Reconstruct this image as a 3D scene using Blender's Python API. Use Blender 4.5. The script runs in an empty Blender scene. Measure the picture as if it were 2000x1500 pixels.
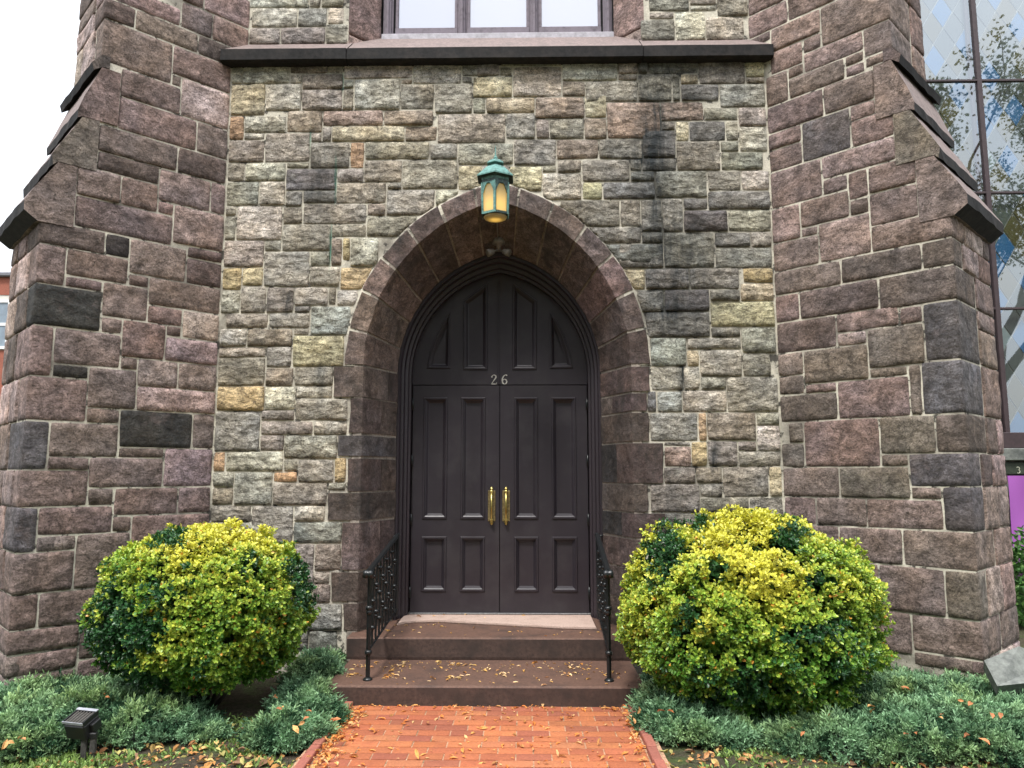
import bpy, math, random
import numpy as np
from mathutils import Vector, noise, geometry
random.seed(7); RNG = np.random.default_rng(7)
PI = math.pi
scene = bpy.context.scene
COL = scene.collection

# ------------------------------------------------------------------ camera
CAM_H = 1.62; PITCH = math.radians(6.9); YAW = math.radians(1.0); FOC = 1444.4
cam_d = bpy.data.cameras.new('camera'); cam_d.lens = 26.0; cam_d.sensor_width = 36.0
cam_d.clip_start = 0.05; cam_d.clip_end = 500
cam = bpy.data.objects.new('camera', cam_d); COL.objects.link(cam)
cam.location = (0, 0, CAM_H); cam.rotation_euler = (PI/2 + PITCH, 0, YAW)
scene.camera = cam

# ------------------------------------------------------------------ sky and sun (overcast)
SUN_EL = math.radians(60); SUN_AZ = math.radians(200)     # sun behind the camera, a little to its left, behind cloud
world = bpy.data.worlds.new('World'); scene.world = world; world.use_nodes = True
wn = world.node_tree.nodes; wl = world.node_tree.links; wn.clear()
wo = wn.new('ShaderNodeOutputWorld'); wb = wn.new('ShaderNodeBackground')
sky = wn.new('ShaderNodeTexSky'); sky.sky_type = 'NISHITA'; sky.sun_disc = False
sky.sun_elevation = SUN_EL; sky.sun_rotation = SUN_AZ
hsv = wn.new('ShaderNodeHueSaturation'); hsv.inputs['Saturation'].default_value = 0.55
tc = wn.new('ShaderNodeTexCoord'); nz = wn.new('ShaderNodeTexNoise')
nz.inputs['Scale'].default_value = 2.6; nz.inputs['Detail'].default_value = 6
rp = wn.new('ShaderNodeValToRGB'); rp.color_ramp.elements[0].position = .35; rp.color_ramp.elements[1].position = .7
rp.color_ramp.elements[0].color = (9.0, 9.6, 10.6, 1); rp.color_ramp.elements[1].color = (12.5, 12.6, 12.8, 1)
mx = wn.new('ShaderNodeMixRGB'); mx.inputs[0].default_value = .88
wl.new(tc.outputs['Generated'], nz.inputs['Vector']); wl.new(nz.outputs['Fac'], rp.inputs[0])
wl.new(sky.outputs[0], hsv.inputs['Color']); wl.new(hsv.outputs[0], mx.inputs[1]); wl.new(rp.outputs[0], mx.inputs[2])
# overcast sky: about three times brighter overhead than at the horizon
sxyz = wn.new('ShaderNodeSeparateXYZ'); wl.new(tc.outputs['Generated'], sxyz.inputs[0])
grd = wn.new('ShaderNodeMapRange'); grd.inputs['From Min'].default_value = 0; grd.inputs['From Max'].default_value = 1; grd.inputs['To Min'].default_value = .38; grd.inputs['To Max'].default_value = 1.32
wl.new(sxyz.outputs[2], grd.inputs[0])
gm_ = wn.new('ShaderNodeMixRGB'); gm_.blend_type = 'MULTIPLY'; gm_.inputs[0].default_value = 1
wl.new(mx.outputs[0], gm_.inputs[1]); wl.new(grd.outputs[0], gm_.inputs[2]); wl.new(gm_.outputs[0], wb.inputs['Color']); wb.inputs['Strength'].default_value = 0.1
wl.new(wb.outputs[0], wo.inputs[0])
sun_d = bpy.data.lights.new('sun', 'SUN'); sun_d.energy = 1.45; sun_d.angle = math.radians(11); sun_d.color = (1, .96, .9)
sun = bpy.data.objects.new('sun', sun_d); COL.objects.link(sun)
sd = Vector((math.sin(SUN_AZ)*math.cos(SUN_EL), math.cos(SUN_AZ)*math.cos(SUN_EL), math.sin(SUN_EL)))
sun.rotation_euler = sd.to_track_quat('Z', 'Y').to_euler(); sun.location = sd*20
vs = scene.view_settings; vs.view_transform = 'Standard'; vs.look = 'None'; vs.gamma = 1; vs.use_curve_mapping = False
vs.exposure = 1.32
scene.cycles.max_bounces = 6; scene.cycles.diffuse_bounces = 3; scene.cycles.transparent_max_bounces = 8

# ------------------------------------------------------------------ pixel -> place
_f = Vector((-math.sin(YAW)*math.cos(PITCH), math.cos(YAW)*math.cos(PITCH), math.sin(PITCH)))
_r = Vector((math.cos(YAW), math.sin(YAW), 0)); _u = _r.cross(_f); _c = Vector((0, 0, CAM_H))
def ray(px, py): return _f + _r*((px-1000)/FOC) + _u*((750-py)/FOC)
def on_plane(px, py, o, n):
    d = ray(px, py); return _c + d*((Vector(o)-_c).dot(n)/d.dot(n))
def at(px, py, Y): return on_plane(px, py, (0, Y, 0), Vector((0, 1, 0)))
def ground(px, py, Z=0.0): return on_plane(px, py, (0, 0, Z), Vector((0, 0, 1)))

# ------------------------------------------------------------------ objects
def tag(o, label=None, cat=None, group=None, kind=None):
    if label: o['label'] = label
    if cat: o['category'] = cat
    if group: o['group'] = group
    if kind: o['kind'] = kind
    return o
def thing(name, loc, label, cat, group=None):
    o = bpy.data.objects.new(name, None); COL.objects.link(o); o.location = loc
    o.empty_display_size = .1
    return tag(o, label, cat, group)
def origin_of(p):
    v = Vector((0, 0, 0))
    while p is not None: v = v + p.location; p = p.parent
    return v
class MB:
    def __init__(s): s.v = []; s.f = []; s.smooth = []; s.mi = []
    def add(s, vs, fs, smooth=False, mi=0):
        b = len(s.v); s.v += [tuple(v) for v in vs]
        s.f += [tuple(i+b for i in f) for f in fs]; s.smooth += [smooth]*len(fs); s.mi += [mi]*len(fs)
        return s
    def box(s, a, b, bev=0.0):
        x0, y0, z0 = a; x1, y1, z1 = b
        x0, x1 = min(x0, x1), max(x0, x1); y0, y1 = min(y0, y1), max(y0, y1); z0, z1 = min(z0, z1), max(z0, z1)
        if bev <= 0:
            return s.add([(x0,y0,z0),(x1,y0,z0),(x1,y1,z0),(x0,y1,z0),(x0,y0,z1),(x1,y0,z1),(x1,y1,z1),(x0,y1,z1)],
                  [(0,3,2,1),(4,5,6,7),(0,1,5,4),(1,2,6,5),(2,3,7,6),(3,0,4,7)])
        q = bev; vs = []
        for ax in range(3):
            for sx in (0, 1):
                for sy in (0, 1):
                    for sz in (0, 1):
                        p = [x0 if not sx else x1, y0 if not sy else y1, z0 if not sz else z1]
                        sg = [1 if not k else -1 for k in (sx, sy, sz)]
                        for k in range(3):
                            if k != ax: p[k] += sg[k]*q
                        vs.append(p)
        I = lambda ax, a, b, c: ax*8+a*4+b*2+c
        fs = []
        for ax in range(3):
            for d in (0, 1):
                c = [[0,0],[1,0],[1,1],[0,1]]
                def mk(e):
                    t = [0,0,0]; o_ = [k for k in range(3) if k != ax]; t[ax] = d; t[o_[0]] = e[0]; t[o_[1]] = e[1]; return I(ax, *t)
                fs.append([mk(e) for e in c])
        for ax in range(3):
            o_ = [k for k in range(3) if k != ax]
            for a_ in (0, 1):
                for b_ in (0, 1):
                    def mk2(face, e):
                        t = [0,0,0]; t[ax] = e; t[o_[0]] = a_; t[o_[1]] = b_; return I(face, *t)
                    fs.append([mk2(o_[0],0), mk2(o_[0],1), mk2(o_[1],1), mk2(o_[1],0)])
        for a_ in (0,1):
            for b_ in (0,1):
                for c_ in (0,1): fs.append([I(0,a_,b_,c_), I(1,a_,b_,c_), I(2,a_,b_,c_)])
        return s.add(vs, fs)
    def tube(s, pts, r, n=8, smooth=True, cap=True):
        pts = [Vector(p) for p in pts]; rs = r if isinstance(r, (list, tuple)) else [r]*len(pts)
        vs = []; fs = []
        for i, p in enumerate(pts):
            d = (pts[min(i+1, len(pts)-1)] - pts[max(i-1, 0)])
            d = d.normalized() if d.length > 1e-9 else Vector((0,0,1))
            a = Vector((0,0,1)) if abs(d.z) < .9 else Vector((1,0,0))
            x = d.cross(a).normalized(); y = d.cross(x)
            for k in range(n):
                t = 2*PI*k/n; vs.append(p + (x*math.cos(t) + y*math.sin(t))*rs[i])
        for i in range(len(pts)-1):
            for k in range(n):
                k2 = (k+1) % n; fs.append((i*n+k, i*n+k2, (i+1)*n+k2, (i+1)*n+k))
        if cap: fs += [tuple(range(n-1, -1, -1)), tuple((len(pts)-1)*n+k for k in range(n))]
        return s.add(vs, fs, smooth)
    def lathe(s, prof, c, n=12, axis='Z', smooth=True, rot=0.0):
        vs = []; fs = []; c = Vector(c)
        for r, h in prof:
            for k in range(n):
                t = 2*PI*k/n + rot
                v = Vector((r*math.cos(t), r*math.sin(t), h))
                if axis == 'Y': v = Vector((v.x, v.z, v.y))
                if axis == 'X': v = Vector((v.z, v.x, v.y))
                vs.append(c+v)
        m = len(prof)
        for i in range(m-1):
            for k in range(n):
                k2 = (k+1) % n; fs.append((i*n+k, i*n+k2, (i+1)*n+k2, (i+1)*n+k))
        fs += [tuple(range(n-1, -1, -1)), tuple((m-1)*n+k for k in range(n))]
        return s.add(vs, fs, smooth)
    def prism(s, poly, vec):
        n = len(poly); a = [Vector(p) for p in poly]; b = [p+Vector(vec) for p in a]
        return s.add(a+b, [tuple(range(n)), tuple(range(2*n-1, n-1, -1))] + [(i, i+n, (i+1) % n + n, (i+1) % n) for i in range(n)])
    def build(s, name, mat, parent=None, color=None, recalc=True):
        o_ = origin_of(parent)
        me = bpy.data.meshes.new(name)
        me.from_pydata([(v[0]-o_.x, v[1]-o_.y, v[2]-o_.z) for v in s.v], [], s.f)
        for m in (mat if isinstance(mat, (list, tuple)) else [mat]): me.materials.append(m)
        me.polygons.foreach_set('use_smooth', s.smooth); me.polygons.foreach_set('material_index', s.mi)
        me.update()
        if recalc:
            import bmesh
            bm = bmesh.new(); bm.from_mesh(me); bmesh.ops.recalc_face_normals(bm, faces=bm.faces); bm.to_mesh(me); bm.free()
        o = bpy.data.objects.new(name, me); COL.objects.link(o); o.parent = parent
        if color: o.color = (*color, 1)
        return o
def mesh_np(name, V, Fq, mat, parent=None, colors=None, smooth=False):
    """V (n,3), Fq (m,k) index array, colours per vertex (n,3)"""
    me = bpy.data.meshes.new(name); o_ = np.array(origin_of(parent)); V = V - o_
    n = len(V); m, k = Fq.shape
    me.vertices.add(n); me.vertices.foreach_set('co', V.astype(np.float32).ravel())
    me.loops.add(m*k); me.loops.foreach_set('vertex_index', Fq.astype(np.int32).ravel())
    me.polygons.add(m); me.polygons.foreach_set('loop_start', np.arange(0, m*k, k, dtype=np.int32))
    me.polygons.foreach_set('loop_total', np.full(m, k, dtype=np.int32))
    me.polygons.foreach_set('use_smooth', np.full(m, smooth)); me.update(calc_edges=True)
    if colors is not None:
        at_ = me.color_attributes.new('tint', 'FLOAT_COLOR', 'POINT')
        c4 = np.ones((n, 4), np.float32); c4[:, :3] = colors; at_.data.foreach_set('color', c4.ravel())
    me.materials.append(mat); me.validate()
    o = bpy.data.objects.new(name, me); COL.objects.link(o); o.parent = parent
    return o

# ------------------------------------------------------------------ materials
def mat_new(name):
    m = bpy.data.materials.new(name); m.use_nodes = True; nt = m.node_tree
    return m, nt, nt.nodes['Principled BSDF']
def node(nt, t, **kw):
    n = nt.nodes.new(t)
    for k, v in kw.items(): setattr(n, k, v)
    return n
def nmath(nt, op, a, b=None, c=None, clamp=False):
    n = nt.nodes.new('ShaderNodeMath'); n.operation = op; n.use_clamp = clamp
    for i, x in enumerate((a, b, c)):
        if x is None: continue
        if isinstance(x, (int, float)): n.inputs[i].default_value = x
        else: nt.links.new(x, n.inputs[i])
    return n.outputs[0]
def nmix(nt, fac, a, b, mode='MIX'):
    n = nt.nodes.new('ShaderNodeMixRGB'); n.blend_type = mode
    for i, x in enumerate((fac, a, b)):
        if isinstance(x, (int, float)): n.inputs[i].default_value = x
        elif isinstance(x, tuple): n.inputs[i].default_value = (*x, 1) if len(x) == 3 else x
        else: nt.links.new(x, n.inputs[i])
    return n.outputs[0]
def nramp(nt, fac, stops):
    n = nt.nodes.new('ShaderNodeValToRGB'); cr = n.color_ramp
    while len(cr.elements) < len(stops): cr.elements.new(.5)
    for e, (p, c) in zip(cr.elements, stops):
        e.position = p; e.color = (c, c, c, 1) if isinstance(c, (int, float)) else (*c, 1)
    nt.links.new(fac, n.inputs[0]); return n.outputs[0]
def ntex(nt, vec, scale, detail=5, rough=.55, typ=None, dist=0.0):
    n = nt.nodes.new('ShaderNodeTexNoise')
    if typ: n.noise_type = typ
    n.inputs['Scale'].default_value = scale; n.inputs['Detail'].default_value = detail
    n.inputs['Roughness'].default_value = rough; n.inputs['Distortion'].default_value = dist
    nt.links.new(vec, n.inputs['Vector']); return n.outputs['Fac']
def nmap(nt, vec, sc=(1,1,1), loc=None, rot=(0,0,0)):
    n = nt.nodes.new('ShaderNodeMapping'); n.inputs['Scale'].default_value = sc; n.inputs['Rotation'].default_value = rot
    nt.links.new(vec, n.inputs['Vector'])
    if loc is not None: nt.links.new(loc, n.inputs['Location'])
    return n.outputs[0]
def nbump(nt, h, strength, dist, prev=None):
    n = nt.nodes.new('ShaderNodeBump'); n.inputs['Strength'].default_value = strength; n.inputs['Distance'].default_value = dist
    nt.links.new(h, n.inputs['Height'])
    if prev is not None: nt.links.new(prev, n.inputs['Normal'])
    return n.outputs[0]
WALL_Y = 6.25; UP_Y = 6.35
# weathering stains left by run-off (centre px, half-width px, half-height px, strength)
STAINS = [(1278, 330, 34, 190, .95), (1330, 520, 75, 110, .75), (1235, 300, 60, 60, .5), (620, 350, 34, 45, .75), (655, 140, 12, 90, .5), (640, 430, 14, 50, .5),
          (562, 590, 11, 28, 1.1), (1300, 620, 60, 45, .75), (1340, 130, 60, 60, .4), (1395, 900, 8, 40, 1.3), (1332, 730, 8, 45, 1.2),
          (628, 735, 8, 36, 1.0), (1330, 200, 90, 90, .35), (1290, 930, 40, 60, .5), (1310, 1000, 25, 25, .5)]
VERDIGRIS = [(656, 345, 2.2, 40, 1.), (646, 480, 2.2, 42, 1.), (670, 160, 2, 16, .8), (607, 270, 2.0, 20, .7)]
def stain_mask(nt, pos, items, nzs):
    sep = node(nt, 'ShaderNodeSeparateXYZ'); nt.links.new(pos, sep.inputs[0])
    tot = None
    for (cx, cy, rx, ry, s) in items:
        c = at(cx, cy, WALL_Y); k = WALL_Y/FOC
        dx = nmath(nt, 'DIVIDE', nmath(nt, 'SUBTRACT', sep.outputs[0], c.x), rx*k)
        dz = nmath(nt, 'DIVIDE', nmath(nt, 'SUBTRACT', sep.outputs[2], c.z), ry*k)
        d = nmath(nt, 'ADD', nmath(nt, 'MULTIPLY', dx, dx), nmath(nt, 'MULTIPLY', dz, dz))
        e = nmath(nt, 'MULTIPLY', nmath(nt, 'EXPONENT', nmath(nt, 'MULTIPLY', d, -1.0)), s)
        tot = e if tot is None else nmath(nt, 'ADD', tot, e)
    front = nmath(nt, 'GREATER_THAN', sep.outputs[1], 6.0)
    return nmath(nt, 'MULTIPLY', nmath(nt, 'MULTIPLY', tot, nzs), front, clamp=True)
def stone_mat(name, strata=2.2, ridged=True, stains=True, rough=.9, bumps=1.0, lichen=(.42,.405,.34), lichen_amt=.35, dark=(.035,.033,.032), soot=.5):
    m, nt, b = mat_new(name); L = nt.links
    geo = node(nt, 'ShaderNodeNewGeometry'); oi = node(nt, 'ShaderNodeObjectInfo')
    off = node(nt, 'ShaderNodeCombineXYZ')
    r10 = nmath(nt, 'MULTIPLY', oi.outputs['Random'], 37.0); L.new(r10, off.inputs[0]); L.new(r10, off.inputs[2])
    v = nmap(nt, geo.outputs['Position'], (1,1,strata), off.outputs[0])
    viso = nmap(nt, geo.outputs['Position'], (1,1,1), off.outputs[0])
    big = ntex(nt, viso, 3.2, 3, .5); mid = ntex(nt, v, 12, 8, .66); fine = ntex(nt, viso, 75, 5, .7)
    col = nmix(nt, 1.0, oi.outputs['Color'], nramp(nt, mid, [(.30, .60), (.48, 1.0), (.72, 1.35)]), 'MULTIPLY')
    col = nmix(nt, 1.0, col, nramp(nt, fine, [(.3, .50), (.5, 1.05), (.70, 1.5)]), 'MULTIPLY')
    hue = nmix(nt, nramp(nt, big, [(.35, 0.), (.7, 1.)]), (1.07,1.0,.92), (.97,.99,1.03)); col = nmix(nt, 1.0, col, hue, 'MULTIPLY')
    # broad weathering patches inside each stone: scaled paler areas with a ragged outline, and darker damp ones
    pt = ntex(nt, viso, 7.5, 9, .72, dist=.8)
    col = nmix(nt, 1.0, col, nramp(nt, pt, [(.36, .52), (.46, .88), (.53, 1.10), (.61, 1.50)]), 'MULTIPLY')
    # lichen blotches and soot
    lm = nramp(nt, ntex(nt, viso, 5.5, 6, .7), [(.56, 0.), (.70, lichen_amt)]); col = nmix(nt, lm, col, lichen)
    dm = nramp(nt, ntex(nt, nmap(nt, geo.outputs['Position'], (1.0, 1.0, .45)), 4.0, 7, .68), [(.52, 0.), (.70, soot)]); col = nmix(nt, dm, col, dark)
    pit = nramp(nt, ntex(nt, viso, 38, 3, .6), [(.30, .75), (.40, 0.)]); col = nmix(nt, pit, col, dark)
    # rust-brown veins and pale scaled patches with their own outlines
    vn = nramp(nt, ntex(nt, v, 4.5, 6, .7, dist=1.5), [(.478, 0.), (.50, .75), (.522, 0.)]); col = nmix(nt, vn, col, (.05,.04,.032))
    if stains:
        sv = nmap(nt, geo.outputs['Position'], (1, 1, .22))
        sn = nramp(nt, ntex(nt, sv, 16, 6, .7), [(.30, .12), (.62, 1.0)])
        col = nmix(nt, stain_mask(nt, geo.outputs['Position'], STAINS, sn), col, (.03, .034, .036))
        sn2 = nramp(nt, ntex(nt, sv, 30, 4, .7), [(.38, 0.), (.6, .9)])
        col = nmix(nt, stain_mask(nt, geo.outputs['Position'], VERDIGRIS, sn2), col, (.06, .22, .16))
    L.new(col, b.inputs['Base Color']); b.inputs['Roughness'].default_value = rough
    b.inputs['Specular IOR Level'].default_value = .25
    # chiselled facets: a distorted cell pattern whose cells slope
    dn = nt.nodes.new('ShaderNodeTexNoise'); dn.inputs['Scale'].default_value = 7; dn.inputs['Detail'].default_value = 3; L.new(viso, dn.inputs['Vector'])
    va = nt.nodes.new('ShaderNodeVectorMath'); va.operation = 'MULTIPLY_ADD'; va.inputs[1].default_value = (.16,.16,.16); L.new(dn.outputs['Color'], va.inputs[0]); L.new(v, va.inputs[2])
    vo = nt.nodes.new('ShaderNodeTexVoronoi'); vo.inputs['Scale'].default_value = 9 if ridged else 14; L.new(va.outputs[0], vo.inputs['Vector'])
    n1 = nbump(nt, vo.outputs['Distance'], (.6 if ridged else .25)*bumps, .03)
    n1 = nbump(nt, pt, .45*bumps, .03, n1)
    n2 = nbump(nt, mid, .75*bumps, .035, n1); n3 = nbump(nt, fine, .55*bumps, .006, n2)
    L.new(n3, b.inputs['Normal'])
    return m
M_GREY = stone_mat('weathered_grey_stone', 1.9, bumps=1.1)
M_BROWN = stone_mat('brown_sandstone', 1.25, ridged=False, stains=False, lichen=(.36,.27,.25), lichen_amt=.30, dark=(.035,.03,.028), soot=.42, bumps=.8)
M_SURR = stone_mat('smooth_brown_sandstone', 1.1, ridged=False, stains=False, lichen=(.24,.19,.17), lichen_amt=.16, soot=.85, bumps=.5)  # soot blotches made heavier to put the soffit's shade into the colour
def simple(name, col, rough=.6, metal=0., nscale=20., var=.25, bump=.2, bd=.004, spec=.5, coord='Position', stretch=(1,1,1), dirt=None, dscale=3., damt=.6, objcol=False):
    m, nt, b = mat_new(name); L = nt.links
    geo = node(nt, 'ShaderNodeNewGeometry'); tcn = node(nt, 'ShaderNodeTexCoord')
    p = geo.outputs['Position'] if coord == 'Position' else tcn.outputs['Object']
    v = nmap(nt, p, stretch)
    n = ntex(nt, v, nscale, 6, .6)
    base = node(nt, 'ShaderNodeObjectInfo').outputs['Color'] if objcol else None
    if base is None:
        rgb = node(nt, 'ShaderNodeRGB'); rgb.outputs[0].default_value = (*col, 1); base = rgb.outputs[0]
    c = nmix(nt, 1.0, base, nramp(nt, n, [(.3, 1-var), (.7, 1+var)]), 'MULTIPLY')
    if dirt:
        c = nmix(nt, nramp(nt, ntex(nt, p, dscale, 7, .7), [(.48, 0.), (.68, damt)]), c, dirt)
    L.new(c, b.inputs['Base Color']); b.inputs['Roughness'].default_value = rough; b.inputs['Metallic'].default_value = metal
    b.inputs['Specular IOR Level'].default_value = spec
    if bump: L.new(nbump(nt, n, bump, bd), b.inputs['Normal'])
    return m
def mortar_mat():
    m, nt, b = mat_new('lime_mortar'); L = nt.links
    geo = node(nt, 'ShaderNodeNewGeometry'); p = geo.outputs['Position']
    n = ntex(nt, p, 60, 6, .7); n2 = ntex(nt, p, 2.4, 5, .6)
    c = nmix(nt, nramp(nt, n, [(.3, 0.), (.7, 1.)]), (.48,.44,.36), (.78,.73,.61))
    c = nmix(nt, nramp(nt, n2, [(.46, 0.), (.66, .8)]), c, (.13,.115,.10))
    n4 = ntex(nt, p, 7.5, 5, .7); c = nmix(nt, nramp(nt, n4, [(.55, 0.), (.60, .9)]), c, (.035,.032,.03))
    sn = nramp(nt, ntex(nt, nmap(nt, p, (1,1,.25)), 9, 5, .6), [(.25, .3), (.6, 1.)])
    c = nmix(nt, stain_mask(nt, p, [(a, b_, r*1.2, q*1.1, s*.95) for a, b_, r, q, s in STAINS], sn), c, (.03,.034,.034))
    c = nmix(nt, stain_mask(nt, p, VERDIGRIS, sn), c, (.05,.25,.18))
    L.new(c, b.inputs['Base Color']); b.inputs['Roughness'].default_value = .95; b.inputs['Specular IOR Level'].default_value = .2
    L.new(nbump(nt, n, .6, .006), b.inputs['Normal']); return m
M_MORTAR = mortar_mat()
M_MORTARD = simple('sooty_mortar', (.30,.26,.22), .95, nscale=60, var=.35, bump=.5, dirt=(.06,.055,.05), dscale=4, damt=.85, spec=.2)
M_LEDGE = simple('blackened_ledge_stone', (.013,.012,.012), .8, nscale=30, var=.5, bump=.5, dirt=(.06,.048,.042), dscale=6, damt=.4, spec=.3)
M_PAINT = simple('aubergine_door_paint', (.026,.0215,.027), .36, nscale=9, var=.10, bump=.12, bd=.002, stretch=(1,1,.12), dirt=(.050,.046,.049), dscale=3.5, damt=.5)
M_FRAME = simple('aubergine_frame_paint', (.024,.018,.023), .45, nscale=9, var=.12, bump=.1, bd=.002, stretch=(1,1,.12))
M_IRON = simple('black_wrought_iron', (.010,.012,.013), .32, nscale=60, var=.3, bump=.25, bd=.002)
M_BRASS = simple('polished_brass', (.62,.50,.17), .30, 1.0, nscale=30, var=.2, bump=.05)
M_BRASSD = simple('tarnished_brass', (.26,.21,.10), .5, .8, nscale=60, var=.5, bump=.2)
M_COPPER = simple('verdigris_copper', (.14,.30,.27), .6, .15, nscale=45, var=.3, bump=.3, dirt=(.03,.05,.05), dscale=22, damt=.85)
M_COPPERD = simple('dark_copper', (.035,.055,.052), .5, .4, nscale=45, var=.4, bump=.3, dirt=(.12,.26,.22), dscale=30, damt=.7)
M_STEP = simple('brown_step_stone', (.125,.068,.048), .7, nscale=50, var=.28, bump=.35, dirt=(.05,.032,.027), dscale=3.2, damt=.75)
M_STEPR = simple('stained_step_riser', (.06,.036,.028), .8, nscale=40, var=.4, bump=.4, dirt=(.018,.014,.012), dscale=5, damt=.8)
M_THRESH = simple('pink_threshold_stone', (.50,.37,.31), .8, nscale=70, var=.18, bump=.35, dirt=(.3,.2,.16), dscale=8, damt=.5)
M_BRICK = simple('terracotta_brick', (.4,.1,.05), .8, nscale=70, var=.22, bump=.4, dirt=(.22,.06,.035), dscale=9, damt=.35, objcol=True)
M_SAND = simple('mossy_joint_sand', (.46,.27,.17), .95, nscale=80, var=.5, bump=.5, dirt=(.05,.07,.03), dscale=26, damt=.95)
M_WOOD = simple('weathered_lilac_wood', (.20,.17,.20), .75, nscale=14, var=.45, bump=.5, bd=.003, stretch=(1,1,1), dirt=(.08,.07,.085), dscale=14, damt=.7)
M_SILLW = simple('pale_flashing', (.42,.40,.44), .6, nscale=20, var=.2, bump=.2, dirt=(.2,.19,.2), dscale=12)
M_SILLST = simple('pink_sill_stone', (.21,.16,.148), .85, nscale=40, var=.3, bump=.5, dirt=(.12,.10,.09), dscale=8)
M_BAR = simple('brown_window_bar', (.05,.032,.035), .5, nscale=20, var=.2, bump=.1)
M_LEAD = simple('lead_came', (.34,.37,.33), .5, .2, nscale=40, var=.25, bump=.2)
M_COREDK = simple('dark_interior', (.012,.012,.014), .9, bump=0)
M_PLAST = simple('black_fixture', (.012,.012,.013), .35, nscale=60, var=.2, bump=.1)
M_PLASTG = simple('dusty_black_fixture', (.045,.042,.038), .7, nscale=60, var=.5, bump=.2)
M_METALT = simple('scuffed_light_trim', (.42,.43,.47), .4, .4, nscale=60, var=.2, bump=.1)
M_GRYFIX = simple('grey_enamel_fixture', (.19,.175,.155), .5, nscale=60, var=.2, bump=.1)
M_SILVER = simple('silvered_numeral', (.62,.60,.55), .35, .6, nscale=90, var=.3, bump=.1)
M_BARK = simple('bark', (.07,.055,.045), .9, nscale=20, var=.4, bump=.6, bd=.02, stretch=(1,1,.3))
M_SLAB = simple('grey_slab_stone', (.17,.18,.165), .85, nscale=30, var=.35, bump=.5, dirt=(.05,.055,.055), dscale=5, damt=.7)
def leaf_mat(name, rough=.45, trans=.25, spec=.5):
    m, nt, b = mat_new(name); L = nt.links
    a = node(nt, 'ShaderNodeAttribute', attribute_name='tint')
    geo = node(nt, 'ShaderNodeNewGeometry')
    c = nmix(nt, 1.0, a.outputs['Color'], nramp(nt, ntex(nt, geo.outputs['Position'], 130, 2), [(.3, .8), (.7, 1.2)]), 'MULTIPLY')
    L.new(c, b.inputs['Base Color']); b.inputs['Roughness'].default_value = rough; b.inputs['Specular IOR Level'].default_value = spec
    tr = node(nt, 'ShaderNodeBsdfTranslucent'); L.new(c, tr.inputs[0])
    ms = node(nt, 'ShaderNodeMixShader'); ms.inputs[0].default_value = trans
    L.new(b.outputs[0], ms.inputs[1]); L.new(tr.outputs[0], ms.inputs[2])
    L.new(ms.outputs[0], nt.nodes['Material Output'].inputs[0]); return m
M_LEAF = leaf_mat('shrub_leaf', .35, .2); M_JUN = leaf_mat('juniper_needle', .6, .12, .3); M_DRY = leaf_mat('dry_leaf', .7, .2, .3); M_GRASS = leaf_mat('grass_blade', .5, .25)
# ------------------------------------------------------------------ ground
def soil_mat():
    m, nt, b = mat_new('soil_with_moss'); L = nt.links
    p = node(nt, 'ShaderNodeNewGeometry').outputs['Position']
    n = ntex(nt, p, 35, 8, .7); n2 = ntex(nt, p, 5, 6, .65); n3 = ntex(nt, p, .35, 3, .5)
    c = nmix(nt, nramp(nt, n, [(.3, 0.), (.7, 1.)]), (.030,.024,.018), (.115,.088,.065))
    c = nmix(nt, nramp(nt, n2, [(.48, 0.), (.64, .75)]), c, (.07,.11,.03))
    c = nmix(nt, nramp(nt, n3, [(.4, 0.), (.6, .35)]), c, (.09,.13,.05))
    L.new(c, b.inputs['Base Color']); b.inputs['Roughness'].default_value = .95; b.inputs['Specular IOR Level'].default_value = .2
    L.new(nbump(nt, n, 1., .03), b.inputs['Normal']); return m
M_SOIL = soil_mat()
g = MB()
xs = [-200,-60,-20,-8]+[-6+i*.25 for i in range(49)]+[8,20,60,200]; ys = [-200,-60,-20,-6,0,2]+[3+i*.25 for i in range(21)]+[10,14,25,60,200]
gv = []
for y in ys:
    for x in xs:
        near = -6 <= x <= 6 and 3 <= y <= 8
        z = 0.0
        if near and not (-1.7 < x < 1.1): z = .02*noise.noise(Vector((x*1.7, y*1.7, 0)))+.012
        gv.append((x, y, z-.004))
nx = len(xs)
gf = [(j*nx+i, j*nx+i+1, (j+1)*nx+i+1, (j+1)*nx+i) for j in range(len(ys)-1) for i in range(nx-1)]
tag(g.add(gv, gf, True).build('ground', M_SOIL), 'dark planting soil and thin lawn around the church steps', kind='structure')

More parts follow.
